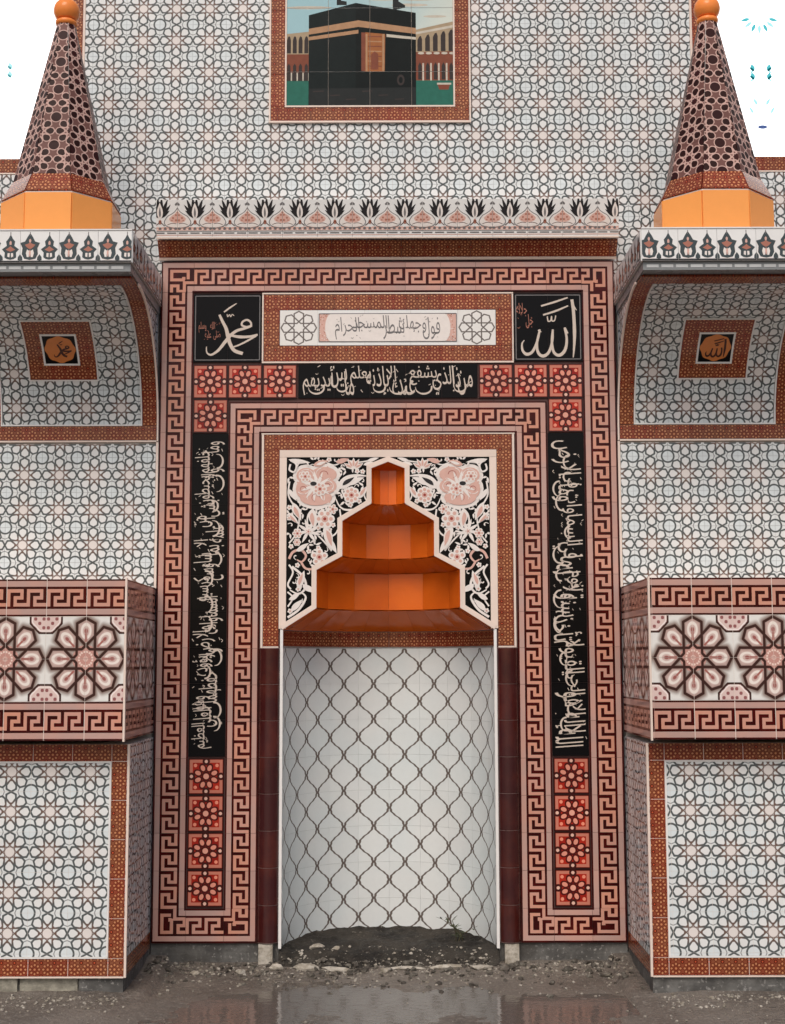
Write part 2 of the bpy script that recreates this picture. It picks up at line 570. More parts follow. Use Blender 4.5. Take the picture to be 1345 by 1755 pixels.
def leaf(x, y, ang, L, W, bend=0.0, n=7):
    c, s = math.cos(ang), math.sin(ang)
    up_, dn = [], []
    for i in range(n + 1):
        t = i / n
        ww = W * math.sin(math.pi * t ** .8) * .5
        by = bend * L * math.sin(math.pi * t * .5) * t
        up_.append((t * L, by + ww))
        dn.append((t * L, by - ww))
    return [(x + c * p - s * q, y + s * p + c * q) for p, q in up_ + dn[::-1][1:-1]]

class Print:
    """collects coloured shapes in plane coordinates (x right, y up); later layers lie a hair higher"""
    def __init__(s):
        s.items = []
        s.n = 0
    def add(s, poly, mat, layer=1):
        s.n += 1
        s.items.append((poly, mat, layer * 10000 + s.n))
        return s
    def many(s, polys, mat, layer=1):
        s.n += 1
        for k, p in enumerate(polys):
            s.items.append((p, mat, layer * 10000 + s.n + (k % 99) * .01))
        return s
    def build(s, name, parent, S, step=.0, base=.0):
        vs, fs, mi, ms = [], [], [], []
        rank = {q: k for k, q in enumerate(sorted({int(l) for _, _, l in s.items}))}
        for p, m, l in s.items:
            ar = sum(p[i - 1][0] * p[i][1] - p[i][0] * p[i - 1][1] for i in range(len(p)))
            if abs(ar) < 1e-12:
                continue
            if ar < 0:
                p = p[::-1]
            if m not in ms:
                ms.append(m)
            k = len(vs)
            h = base + .0002 + rank[int(l)] * .000012 + (l - int(l)) * .0001
            for q in p:
                vs.append(S(q[0], q[1], h))
            fs.append(tuple(range(k, k + len(p))))
            mi.append(ms.index(m))
        return mesh(name, vs, fs, ms, None, mi)
def on_plane(x, y, h):
    return (x, -h, y)

def clip(poly, x0, x1, y0, y1):
    def cut(P, inside, cross):
        out = []
        for i in range(len(P)):
            a_, b_ = P[i - 1], P[i]
            ia, ib = inside(a_), inside(b_)
            if ib:
                if not ia:
                    out.append(cross(a_, b_))
                out.append(b_)
            elif ia:
                out.append(cross(a_, b_))
        return out
    def cx(v):
        return lambda a_, b_: (v, a_[1] + (b_[1] - a_[1]) * (v - a_[0]) / (b_[0] - a_[0]))
    def cy(v):
        return lambda a_, b_: (a_[0] + (b_[0] - a_[0]) * (v - a_[1]) / (b_[1] - a_[1]), v)
    for ins, cr in ((lambda p: p[0] >= x0, cx(x0)), (lambda p: p[0] <= x1, cx(x1)), (lambda p: p[1] >= y0, cy(y0)), (lambda p: p[1] <= y1, cy(y1))):
        poly = cut(poly, ins, cr)
        if len(poly) < 3:
            return []
    return poly

# ---------------------------------------------------------------- Arabic lettering from joined letter forms
FORMS = {}
for ch_, base_, n_ in (('ء', 0xFE80, 1), ('آ', 0xFE81, 2), ('أ', 0xFE83, 2), ('ؤ', 0xFE85, 2), ('إ', 0xFE87, 2), ('ئ', 0xFE89, 4), ('ا', 0xFE8D, 2), ('ب', 0xFE8F, 4), ('ة', 0xFE93, 2), ('ت', 0xFE95, 4), ('ث', 0xFE99, 4), ('ج', 0xFE9D, 4), ('ح', 0xFEA1, 4), ('خ', 0xFEA5, 4), ('د', 0xFEA9, 2), ('ذ', 0xFEAB, 2), ('ر', 0xFEAD, 2), ('ز', 0xFEAF, 2), ('س', 0xFEB1, 4), ('ش', 0xFEB5, 4), ('ص', 0xFEB9, 4), ('ض', 0xFEBD, 4), ('ط', 0xFEC1, 4), ('ظ', 0xFEC5, 4), ('ع', 0xFEC9, 4), ('غ', 0xFECD, 4), ('ف', 0xFED1, 4), ('ق', 0xFED5, 4), ('ك', 0xFED9, 4), ('ل', 0xFEDD, 4), ('م', 0xFEE1, 4), ('ن', 0xFEE5, 4), ('ه', 0xFEE9, 4), ('و', 0xFEED, 2), ('ى', 0xFEEF, 2), ('ي', 0xFEF1, 4), ('\u0001', 0xFEFB, 2)):
    FORMS[ch_] = (base_, n_)
def joined(word):
    word = word.replace('لا', '\u0001').replace('لأ', '\u0001').replace('لإ', '\u0001')
    out = []
    for i, ch in enumerate(word):
        base_, n_ = FORMS[ch]
        prev = i > 0 and FORMS[word[i - 1]][1] == 4
        nxt = i < len(word) - 1 and n_ == 4 and word[i + 1] != 'ء'
        k = (3 if nxt else 1) if prev else (2 if nxt else 0)
        out.append(chr(base_ + k))
    return ''.join(reversed(out))
TXT = {}
def word_mesh(word):
    """(vertices, faces, width) of one word, letter height about one unit"""
    if word not in TXT:
        c = bpy.data.curves.new('lettering', 'FONT')
        c.body = joined(word)
        c.resolution_u = 2
        o = bpy.data.objects.new('lettering', c)
        COL.objects.link(o)
        bpy.context.view_layer.update()
        me = bpy.data.meshes.new_from_object(o.evaluated_get(bpy.context.evaluated_depsgraph_get()))
        vs = [(v.co.x, v.co.y) for v in me.vertices]
        x0 = min(v[0] for v in vs)
        x1 = max(v[0] for v in vs)
        TXT[word] = ([(x - x0, y) for x, y in vs], [tuple(p.vertices) for p in me.polygons], x1 - x0)
        bpy.data.objects.remove(o)
        bpy.data.curves.remove(c)
        bpy.data.meshes.remove(me)
    return TXT[word]
def inscription(name, parent, fr, text, length, height, mat, em, vstretch=1.0, stack=True, marks=40, lift=.0085, rnd=3, extra=None):
    """words set right to left in a band, drawn tall and overlapping as in old scripts; origin = band centre"""
    R = random.Random(rnd)
    vs, fs, mi = [], [], []
    words = text.split()
    low = [.0, .05, -.03, .09, .02]
    over = .80 if stack else 1.04
    adv = [word_mesh(w_)[2] * over for w_ in words]
    sx = length * .97 / (sum(adv) + (1 - over) * word_mesh(words[-1])[2] * (1 if stack else 0))
    x = length * .485
    for i, w_ in enumerate(words):
        V2, F2, W2 = word_mesh(w_)
        asc = max(q[1] for q in V2)
        des = min(q[1] for q in V2)
        tall = (.86, .70, .92, .62)[i % 4] if stack else .8
        sy = min(tall * height / (asc - des), sx * (2.6 if stack else 1.5))
        yb = -height * .46 - des * sy if (i % 2 == 0 or not stack) else height * .47 - asc * sy
        n0 = len(vs)
        slant = .10
        for a_, c_ in V2:
            py = yb + c_ * sy
            vs.append((x - W2 * sx + a_ * sx - slant * c_ * sy * .6, -lift - .00022 * (i % 4), py))
        for f in F2:
            fs.append(tuple(n0 + q for q in f))
            mi.append(0)
        x -= adv[i] * sx
    P = Print()
    if stack and length > .5:        # long sweeping tails
        for k in range(int(length / .11)):
            cx_ = (k + .5 + R.uniform(-.3, .3)) / int(length / .11) * length * .92 - length * .46
            cy_ = R.choice((-.22, -.12, .08)) * height
            r_ = height * R.uniform(.16, .28)
            st_ = R.choice((-1, 1))
            P.many(ribbon([(cx_ + r_ * math.cos(q_), cy_ + r_ * .8 * math.sin(q_)) for q_ in (0.2, -.5, -1.2, -1.9, -2.6, -3.2)][::st_], height * .045, height * .012, height * .06, n=3), mat)
    for _ in range(marks):
        mx_, my_ = R.uniform(-.47, .47) * length, R.uniform(-.44, .46) * height
        s = height * R.uniform(.05, .10)
        an = R.choice((.45, .55, .5, 2.2))
        kind = R.random()
        if kind < .5:
            P.many(ribbon([(mx_, my_), (mx_ + s * math.cos(an), my_ + s * math.sin(an))], s * .22, smooth=False), mat)
        elif kind < .8:
            P.many(ribbon([(mx_, my_), (mx_ + s * .5, my_ - s * .4), (mx_ + s, my_ + s * .2)], s * .2, s * .1, n=3), mat)
        else:
            P.add([(mx_, my_ - s * .3), (mx_ + s * .3, my_), (mx_, my_ + s * .3), (mx_ - s * .3, my_)], mat)
    for p, m, l in P.items:
        n0 = len(vs)
        ar = sum(p[i - 1][0] * p[i][1] - p[i][0] * p[i - 1][1] for i in range(len(p)))
        for q in (p if ar > 0 else p[::-1]):
            vs.append((q[0], -lift - .0011, q[1]))
        fs.append(tuple(range(n0, n0 + len(p))))
        mi.append(0)
    return obj(name, mesh(name, vs, fs, [mat, extra or mat], None, mi), parent, fr)

def quads_tr(polys, f):
    return [[f(p) for p in q] for q in polys]
def word_muhammad(P, cx, cy, s, mat, layer=2):
    f = lambda X, Y: (cx + ((X - 443) / 350) * s, cy + ((727 - Y) / 350) * s)
    def st(pts, a_, m_=None, b_=None):
        k_ = s * (1.9 if s < .2 else 1)
        P.many(ribbon([f(*p) for p in pts], a_ * k_, b_ * k_ if b_ is not None else None, m_ * k_ if m_ else None), mat, layer)
    st([(396, 655), (412, 690), (432, 730), (443, 775), (455, 815), (478, 850), (522, 866)], .035, .058, .05)
    st([(565, 722), (563, 698), (543, 684), (520, 694), (516, 712), (540, 722), (565, 716)], .03, .03, .03)
    st([(563, 718), (530, 730), (490, 742), (458, 766), (425, 806), (392, 848), (355, 872), (332, 860), (329, 828)], .035, .05, .012)
    st([(600, 764), (560, 774), (510, 776), (470, 770), (448, 762)], .03, .045, .03)
    st([(592, 770), (548, 796), (505, 818), (468, 832)], .03, .028, .02)
    st([(420, 641), (452, 617), (487, 594)], .022, .026, .012)
    st([(436, 652), (440, 666), (450, 655), (456, 667), (464, 654), (474, 662)], .012, .014, .01)
def word_allah(P, cx, cy, s, mat, layer=2):
    f = lambda X, Y: (cx + ((X - 862) / 345) * s, cy + ((725 - Y) / 345) * s)
    def st(pts, a_, m_=None, b_=None):
        k_ = s * (1.9 if s < .2 else 1)
        P.many(ribbon([f(*p) for p in pts], a_ * k_, b_ * k_ if b_ is not None else None, m_ * k_ if m_ else None), mat, layer)
    st([(1016, 636), (1000, 612), (992, 578)], .008, .03, .03)
    st([(992, 578), (1000, 650), (1003, 760), (999, 840), (994, 888)], .045, .05, .012)
    st([(968, 760), (952, 730), (962, 790), (952, 848), (922, 876), (893, 858), (884, 800), (890, 738)], .02, .05, .028)
    st([(890, 738), (886, 800), (868, 858), (838, 880), (812, 862), (806, 812), (822, 738)], .028, .05, .028)
    st([(822, 738), (808, 800), (782, 856), (752, 870), (731, 850), (728, 815), (740, 795)], .028, .048, .012)
    st([(830, 613), (900, 592), (970, 568)], .026, .03, .02)
    st([(840, 661), (905, 640), (972, 612)], .026, .03, .02)
    st([(862, 668), (866, 694), (880, 690), (884, 668), (886, 692), (900, 690), (906, 664)], .018, .02, .016)
    st([(812, 742), (830, 752)], .02, .02, .01)

FRONT = frame((0, .008, 0), (1, 0, 0), (0, 0, 1))       # the plane of the mihrab's face
I4 = Matrix.Identity(4)


# ================================================================ GROUND
def fbm(x, y, s, o=3, seed=0.0):
    r, a_, f_ = 0, 1, s
    for _ in range(o):
        r += a_ * noise.noise(Vector((x * f_ + seed, y * f_ - seed, seed * .7)))
        a_ *= .5
        f_ *= 2.1
    return r
def ground_h(x, y):
    h = .012 * fbm(x, y, 1.1, 3, 3.1) + .0045 * fbm(x, y, 7, 3, 8.2) + .0022 * fbm(x, y, 31, 2, 1.3)
    d = -y
    h += .030 * math.exp(-max(0, d - .02) / .10)          # silt heaped against the foot of the wall
    if abs(x) > .9:
        h += .028 * math.exp(-max(0, d - .50) / .09)
    h -= .010 * math.exp(-((x - .35) ** 2 / .55 + (y + .62) ** 2 / .09))     # shallow hollow where water stands
    return h
def grid_mesh(name, xs, ys, hf, mat):
    vs = [(x, y, hf(x, y)) for y in ys for x in xs]
    n = len(xs)
    fs = [(j * n + i, j * n + i + 1, (j + 1) * n + i + 1, (j + 1) * n + i) for j in range(len(ys) - 1) for i in range(n - 1)]
    return mesh(name, vs, fs, mat, smooth=True)
def mud(b):
    p = b.pos()[0]
    n1, n2 = b.noise(2.3, 5, .6), b.noise(46, 5, .7)
    c = b.mix(b.step(n1, .35, .65), (.105, .088, .074), (.165, .142, .120))
    c = b.mix(b.step(n2, .50, .66), c, (.19, .165, .14))
    return b.mix(b.step(b.noise(120, 2), .64, .72), c, (.30, .28, .25))
m_ = material('wet_mud', mud, .5, .9, vary=0, bump_scale=60)
nt_ = m_.node_tree
b_ = B(nt_)
b_.put(nt_.nodes['Principled BSDF'].inputs['Roughness'], b_.step(b_.noise(3.1, 4, .6), .40, .62) * .48 + .22)
def span(a_, b_, n):
    return [a_ + (b_ - a_) * i / n for i in range(n + 1)]
gx = [-60, -25, -12, -7, -4.5, -3.2] + span(-2.5, 2.5, 250) + [3.2, 4.5, 7, 12, 25, 60]
gy = [-80, -40, -20, -12, -8, -5, -3.2, -2.4] + span(-1.9, .30, 110) + [1.2, 4, 12, 40]
tag(obj('ground', grid_mesh('ground', gx, gy, lambda x, y: ground_h(x, y) if abs(x) < 5 and -4 < y < .5 else -.004, 'wet_mud')), kind='structure')
wm = bpy.data.materials.new('puddle_water')
wm.use_nodes = True
p_ = wm.node_tree.nodes['Principled BSDF']
p_.inputs['Base Color'].default_value = (.118, .100, .085, 1)
p_.inputs['Roughness'].default_value = .09
p_.inputs['IOR'].default_value = 1.33
b_ = B(wm.node_tree)
bn_ = wm.node_tree.nodes.new('ShaderNodeBump')
bn_.inputs['Strength'].default_value = .10
bn_.inputs['Distance'].default_value = .01
b_.put(bn_.inputs['Height'], b_.noise(26, 2))
wm.node_tree.links.new(bn_.outputs[0], p_.inputs['Normal'])
MATS['puddle_water'] = wm
tag(obj('puddle', mesh('puddle', [(-2.4, -1.85, -.0045), (2.4, -1.85, -.0045), (2.4, .0, -.0045), (-2.4, .0, -.0045)], [(0, 1, 2, 3)], 'puddle_water')), kind='structure')

# ================================================================ CONCRETE
def concrete(b):
    c = b.mix(b.step(b.noise(9, 5, .65), .35, .68), (.075, .072, .068), (.16, .155, .145))
    c = b.mix(b.step(b.noise(70, 3), .58, .70), c, (.26, .25, .235))
    return b.mix(b.step(b.noise(3, 3), .55, .7) * .6, c, (.045, .040, .034))
material('damp_concrete', concrete, .55, .5, vary=.08, bump_scale=40)
material('pale_block', lambda b: b.mix(b.step(b.noise(16, 5, .7), .35, .65), (.20, .185, .15), (.34, .32, .26)), .75, .6, vary=.12, bump_scale=50)
material('plaster_lump', lambda b: b.mix(b.step(b.noise(20, 5, .7), .4, .6), (.25, .22, .175), (.42, .385, .33)), .8, .6, vary=.15, bump_scale=60)
material('render_coat', (.45, .44, .42), .8, .3, vary=0)

# ================================================================ UPPER WALL, WINDOWS
WY = .12
wall = thing('tiled_wall', 'white wall tiled with grey star pattern rising behind the turrets and the picture', 'wall', (0, WY, 2.9))
WF = frame((0, WY + .008, 0), (1, 0, 0), (0, 0, 1))
EDGE, SILL, WTOP, WOUT = 1.365, 3.50, 4.72, 2.42
box('masonry', wall, -1.405, 1.405, WY + .008, .42, 2.86, 5.0, 'grout')
for s in (-1, 1):
    xa, xb = sorted((s * 1.405, s * WOUT))
    box('masonry', wall, xa, xb, WY + .008, .42, 2.86, SILL - .004, 'grout')
    box('masonry', wall, xa, xb, WY + .008, .42, WTOP, 5.0, 'grout')
    xa, xb = sorted((s * WOUT, s * 3.2))
    box('masonry', wall, xa, xb, WY + .008, .42, 2.86, 5.0, 'render_coat')
PIC = (-.523, .366, 3.668, 4.66)
def under_picture(x0, x1, z0, z1):
    return (x0 > PIC[0] and x1 < PIC[1] and z0 > PIC[2] and z1 < PIC[3]) or (abs(x0) < .93 and abs(x1) < .93 and z1 < 3.12)
field('wall_tile', wall, WF, -EDGE, EDGE, 2.93, 4.62, .15, .15, 'wall_tile_print', ox=-1.178, oz=3.075, skip=under_picture)
for s in (-1, 1):
    xa, xb = sorted((s * 1.375, s * 1.43))
    for k in range(8):
        tile('border_tile', wall, WF, xa, xb, SILL + .15 * k + .001, SILL + .15 * k + .149, 'red_border_print', (0, 3, 0, 1.1), rot=1)
    strip('edge_trim', wall, WF, *sorted((s * EDGE, s * 1.375)), 2.95, 4.70, 'cream_trim')
    xa, xb = sorted((s * 1.375, s * WOUT))
    field('border_tile', wall, WF, xa, xb, SILL - .065, SILL, .15, .065, 'red_border_print', per=(3, 1.3))
    strip('edge_trim', wall, WF, xa, xb, SILL - .072, SILL - .066, 'cream_trim')
    xa, xb = sorted((s * 1.375, s * 1.975))
    field('wall_tile', wall, WF, xa, xb, 2.93, SILL - .073, .15, .15, 'wall_tile_print', ox=-1.178, oz=3.075)

def glass_mat():
    m = bpy.data.materials.new('frosted_glass')
    m.use_nodes = True
    nt = m.node_tree
    nt.nodes.clear()
    out = nt.nodes.new('ShaderNodeOutputMaterial')
    em = nt.nodes.new('ShaderNodeEmission')           # frosted pane lit by the daylight behind it
    em.inputs[0].default_value = (.97, .99, 1.0, 1)
    em.inputs[1].default_value = 2.2
    gl = nt.nodes.new('ShaderNodeBsdfGlossy')
    gl.inputs['Roughness'].default_value = .08
    mix2 = nt.nodes.new('ShaderNodeMixShader')
    mix2.inputs[0].default_value = .05
    nt.links.new(em.outputs[0], mix2.inputs[1])
    nt.links.new(gl.outputs[0], mix2.inputs[2])
    nt.links.new(mix2.outputs[0], out.inputs[0])
    MATS['frosted_glass'] = m
    m2 = bpy.data.materials.new('teal_film')
    m2.use_nodes = True
    nt = m2.node_tree
    nt.nodes.clear()
    out = nt.nodes.new('ShaderNodeOutputMaterial')
    tr = nt.nodes.new('ShaderNodeBsdfTransparent')
    tr.inputs[0].default_value = (.05, .25, .27, 1)
    nt.links.new(tr.outputs[0], out.inputs[0])
    MATS['teal_film'] = m2
    m3 = m2.copy()
    m3.node_tree.nodes['Transparent BSDF'].inputs[0].default_value = (.22, .40, .41, 1)
    MATS['pale_film'] = m3
    m4 = m2.copy()
    m4.node_tree.nodes['Transparent BSDF'].inputs[0].default_value = (.04, .06, .14, 1)
    MATS['navy_film'] = m4
glass_mat()
material('window_frame_paint', (.72, .71, .70), .35, .03, vary=0)
for s, lab in ((-1, 'tall bright frosted window behind the left turret'), (1, 'tall bright frosted window with teal flower decals behind the right turret')):
    wd = thing('window', lab, 'window', (s * 1.91, .30, SILL), 'windows flanking the tiled wall')
    x0, x1 = sorted((s * 1.432, s * WOUT))
    FY = .30
    for a0, a1, c0, c1 in ((x0, x0 + .035, SILL, WTOP), (x1 - .035, x1, SILL, WTOP), (x0 + .036, x1 - .036, SILL, SILL + .035), (x0 + .036, x1 - .036, WTOP - .035, WTOP)):
        box('frame_bar', wd, a0, a1, FY, FY + .05, c0 + .001, c1 - .001, 'window_frame_paint')
    pane = box('pane', wd, x0 + .03, x1 - .03, FY + .022, FY + .027, SILL + .03, WTOP - .03, 'frosted_glass')
    P = Print()
    cx = s * 1.735 if s > 0 else -1.60
    R = random.Random(5)
    for cz, ty in ((4.25, 0), (3.985, 1), (3.945, 1), (3.80, 2), (4.36, 1), (4.46, 0)):
        if ty == 0:
            for k in range(7):
                an = math.pi * (1.08 + .84 * k / 6)
                P.add(leaf(cx + .045 * math.cos(an), cz + .04 * math.sin(an), an, .045, .016), 'pale_film' if k % 2 else 'teal_film')
        elif ty == 1:
            for sg in (-1, 1):
                P.add(leaf(cx + sg * .035, cz, math.pi / 2 - sg * .2, .035, .022), 'teal_film')
                P.add(leaf(cx + sg * .03, cz, math.pi / 2 - sg * .9, .03, .012), 'teal_film')
                P.add(leaf(cx + sg * .05, cz - .01, math.pi / 2 + sg * .9, .03, .010), 'pale_film')
        else:
            for sg in (-1, 1):
                P.add(leaf(cx + sg * .02, cz + .02, math.pi / 2 - sg * .5, .04, .014), 'pale_film')
                P.add(leaf(cx + sg * .04, cz - .02, math.pi / 2 - sg * .5, .04, .012), 'pale_film')
            P.add(disc(cx, cz - .085, .022, .009), 'navy_film')
    if s > 0:
        fl = obj('flower_decal', P.build('flower_decal', None, on_plane, base=-(FY + .0195)), pane)
    else:
        P.items = P.items[7:9] + P.items[13:15]
        P.items = [([(q[0] - .12, q[1] + .02) for q in p], 'pale_film', l) for p, m, l in P.items]
        obj('flower_decal', P.build('flower_decal', None, on_plane, base=-(FY + .0195)), pane)

# ================================================================ PICTURE OF TILES
pic = thing('tile_picture', 'tile picture of a black cube shrine with gold band in red border', 'picture', (-.078, WY, 3.668))
PF = frame((0, WY - .002, 0), (1, 0, 0), (0, 0, 1))
box('backing', pic, PIC[0] + .001, PIC[1] - .001, WY - .002, WY + .0075, PIC[2] + .001, PIC[3], 'grout')
bw = .066
field('border_tile', pic, PF, PIC[0], PIC[1], PIC[2], PIC[2] + bw, .15, bw, 'red_border_print', per=(3, 1.3), ox=PIC[0] + .03)
for x0 in (PIC[0], PIC[1] - bw):
    for k in range(6):
        z0 = PIC[2] + bw + .15 * k
        tile('border_tile', pic, PF, x0 + .0005, x0 + bw - .0005, z0 + .001, z0 + .149, 'red_border_print', (0, 3, 0, 1.3), rot=1)
IX0, IX1, IZ0 = PIC[0] + bw, PIC[1] - bw, PIC[2] + bw
strip('edge_trim', pic, PF, IX0 - .003, IX1 + .003, IZ0 - .003, IZ0 + .004, 'cream_trim')
for x0 in (IX0 - .003, IX1 - .004):
    strip('edge_trim', pic, PF, x0, x0 + .007, IZ0 + .0045, PIC[3], 'cream_trim')
strip('edge_trim', pic, PF, PIC[0] - .008, PIC[1] + .008, PIC[2] - .009, PIC[2] - .001, 'cream_trim')
for x0 in (PIC[0] - .008, PIC[1] + .001):
    strip('edge_trim', pic, PF, x0, x0 + .007, PIC[2], PIC[3], 'cream_trim')
def pz(X, Y):
    return (IX0 + (X - 190) * .000817, IZ0 + (585 - Y) * .000857)
PP = []
def pa(pts, mat, layer):
    PP.append(([pz(*p) for p in pts], mat, layer + len(PP) * .005))
pa([(180, -500), (1130, -500), (1130, 590), (180, 590)], 'pic_sky', 0)
for k in range(9):      # thin clouds
    R = random.Random(k)
    X, Y = R.uniform(200, 1050), R.uniform(-380, 120)
    pa(disc(X, Y, R.uniform(60, 150), R.uniform(6, 16), 12), 'pic_pale', 1)
pa([(180, 445), (1130, 445), (1130, 590), (180, 590)], 'pic_green', 2)
pa([(180, 190), (320, 175), (320, 300), (180, 300)], 'pic_sand', 2)
pa([(180, 300), (320, 300), (320, 400), (180, 400)], 'pic_brick', 2)
pa([(180, 400), (320, 400), (320, 446), (180, 446)], 'pic_shadow', 3)
for k in range(4):
    X = 196 + k * 32
    pa([(X, 295), (X, 225), (X + 6, 205), (X + 12, 200), (X + 18, 206), (X + 22, 225), (X + 22, 295)], 'pic_shadow', 4)
    pa([(X + 2, 400), (X + 2, 365), (X + 11, 350), (X + 20, 365), (X + 20, 400)], 'pic_shadow', 4)
    pa([(X + 22, 445), (X + 22, 400), (X + 29, 400), (X + 29, 445)], 'pic_pale', 5)
pa([(900, 168), (1130, 118), (1130, 290), (900, 290)], 'pic_sand', 2)
pa([(900, 182), (1130, 138), (1130, 152), (900, 194)], 'pic_pale', 3)
pa([(900, 290), (1130, 285), (1130, 445), (900, 445)], 'pic_brick', 2)
for k in range(5):
    X = 915 + k * 43
    t_ = 205 - k * 9
    pa([(X, 285), (X, t_ + 20), (X + 10, t_), (X + 20, t_ - 4), (X + 26, t_ + 14), (X + 26, 285)], 'pic_shadow', 4)
    pa([(X + 4, 440), (X + 4, 365), (X + 14, 345), (X + 24, 365), (X + 24, 440)], 'pic_shadow', 4)
    pa([(X + 27, 445), (X + 27, 350), (X + 36, 350), (X + 36, 445)], 'pic_pale', 5)
    pa(disc(X + 20, 296, 18, 7, 10), 'pic_pale', 5)
pa([(1022, 460), (1095, 460), (1085, 495), (1035, 495)], 'pic_brick', 5)
pa([(1022, 458), (1100, 458), (1100, 468), (1022, 468)], 'pic_pale', 6)
pa([(470, 30), (470, -40), (482, -60), (494, -40), (494, 5), (525, 10), (525, 30)], 'pic_grey', 2)
pa([(780, 60), (780, -50), (795, -80), (812, -50), (812, 10), (848, 32), (848, 45), (780, 60)], 'pic_grey', 2)
pa([(316, 85), (575, 18), (575, 582), (316, 582)], 'pic_black_lit', 7)
pa([(575, 18), (907, 74), (907, 582), (575, 582)], 'pic_black', 7)
pa([(316, 160), (590, 114), (590, 150), (316, 192)], 'pic_gold', 8)
pa([(590, 114), (907, 158), (907, 190), (590, 150)], 'pic_gold', 8)
pa([(316, 205), (590, 166), (590, 186), (316, 224)], 'pic_gold', 8)
pa([(745, 190), (907, 208), (907, 222), (745, 206)], 'pic_pale', 8)
pa([(606, 180), (630, 182), (630, 395), (606, 392)], 'pic_brick', 9)
pa([(628, 180), (738, 190), (735, 396), (628, 396)], 'pic_door', 9)
for X0, X1 in ((630, 640), (722, 733)):
    pa([(X0, 190), (X1, 190), (X1, 394), (X0, 394)], 'pic_gold', 10)
for k in range(7):
    pa([(644, 200 + k * 27), (718, 202 + k * 27), (718, 208 + k * 27), (644, 206 + k * 27)], 'pic_gold' if k % 2 else 'pic_brick', 10)
pa([(660, 300), (680, 285), (700, 300), (700, 385), (660, 385)], 'pic_brick', 11)
pa([(318, 488), (905, 482), (905, 578), (318, 578)], 'pic_grey', 9)
for k in range(6):
    pa([(340 + k * 90, 500 + (k % 3) * 22), (400 + k * 88, 498 + (k % 3) * 22), (402 + k * 88, 504 + (k % 3) * 22), (342 + k * 90, 507 + (k % 3) * 22)], 'pic_shadow', 10)
PP.append(([pz(*p) for p in disc(823, 442, 21, 30)], 'pic_shadow', 10))
PP.append(([pz(*p) for p in disc(823, 442, 11, 17)], 'pic_black', 11))
tw, zr = (IX1 - IX0 - .008) / 4, [IZ0 + .004, IZ0 + .162, IZ0 + .462, IZ0 + .762, PIC[3]]
for j in range(4):
    for i in range(4):
        a0, a1 = IX0 + .004 + i * tw + .001, IX0 + .004 + (i + 1) * tw - .001
        c0, c1 = zr[j] + .001, zr[j + 1] - .001
        tl = tile('picture_tile', pic, PF, a0, a1, c0, c1, 'white_glaze', tilt=0)
        pr = Print()
        for poly, m, l in PP:
            q = clip(poly, a0, a1, c0, c1)
            if q:
                pr.items.append((q, m, l * 10000))
        obj('glaze_print', pr.build('glaze_print', None, on_plane, step=.0002, base=.0083), tl, PF)

# ================================================================ MIHRAB
mih = thing('mihrab', 'tall tiled prayer niche framed by double greek key borders with orange stepped hood', 'prayer niche', (0, 0, .1))
NR = .45
HOOD = [(.448, 1.396), (.306, 1.486), (.306, 1.648), (.197, 1.706), (.197, 1.856), (.073, 1.931), (.073, 2.082), (.0, 2.111)]
BY = .008
for s in (-1, 1):
    xa, xb = sorted((s * .455, s * .982))
    box('backing', mih, xa, xb, BY, .11, .104, 2.99, 'dark_grout')
box('backing', mih, -.454, .454, BY, .11, 2.16, 2.99, 'dark_grout')
KW = .142
def key_v(x0, x1, z0, z1):
    n = round((z1 - z0) / .15)
    field('greek_key_tile', mih, FRONT, x0, x1, z0, z1, x1 - x0, (z1 - z0) / n, 'greek_key_print', rot=1, gap=.0012)
def key_h(x0, x1, z0, z1):
    n = max(1, round((x1 - x0) / .15))
    field('greek_key_tile', mih, FRONT, x0, x1, z0, z1, (x1 - x0) / n, z1 - z0, 'greek_key_print', gap=.0012)
def key_c(x0, x1, z0, z1, rot):
    tile('greek_key_corner_tile', mih, FRONT, x0 + .0006, x1 - .0006, z0 + .0006, z1 - .0006, 'greek_key_corner_print', rot=rot)
key_v(-.982, -.840, .245, 2.853)
key_v(.840, .982, .245, 2.853)
key_h(-.840, .840, 2.853, 2.990)
key_c(-.982, -.840, 2.853, 2.990, 0)
key_c(.840, .982, 2.853, 2.990, 3)
key_v(-.682, -.546, .245, 2.234)
key_v(.546, .682, .245, 2.234)
key_h(-.546, .546, 2.234, 2.370)
key_c(-.682, -.546, 2.234, 2.370, 0)
key_c(.546, .682, 2.234, 2.370, 3)
for s in (-1, 1):
    xa, xb = sorted((s * .682, s * .840))
    n = 1
    field('greek_key_tile', mih, FRONT, xa, xb, .108, .245, .158, .137, 'greek_key_print', gap=.0012)
key_c(-.982, -.840, .108, .245, 1)
key_c(-.682, -.546, .108, .245, 2)
key_c(.546, .682, .108, .245, 1)
key_c(.840, .982, .108, .245, 2)
# star tiles
for s in (-1, 1):
    for k in range(3):
        xa, xb = sorted((s * (.39 + .15 * k), s * (.54 + .15 * k)))
        tile('star_tile', mih, FRONT, xa + .001, xb - .001, 2.385, 2.534, 'red_star_print')
    xa, xb = sorted((s * .687, s * .837))
    tile('star_tile', mih, FRONT, xa, xb, 2.236, 2.383, 'red_star_print')
    for k in range(4):
        tile('star_tile', mih, FRONT, xa, xb, .252 + .1525 * k, .252 + .1525 * k + .150, 'red_star_print')
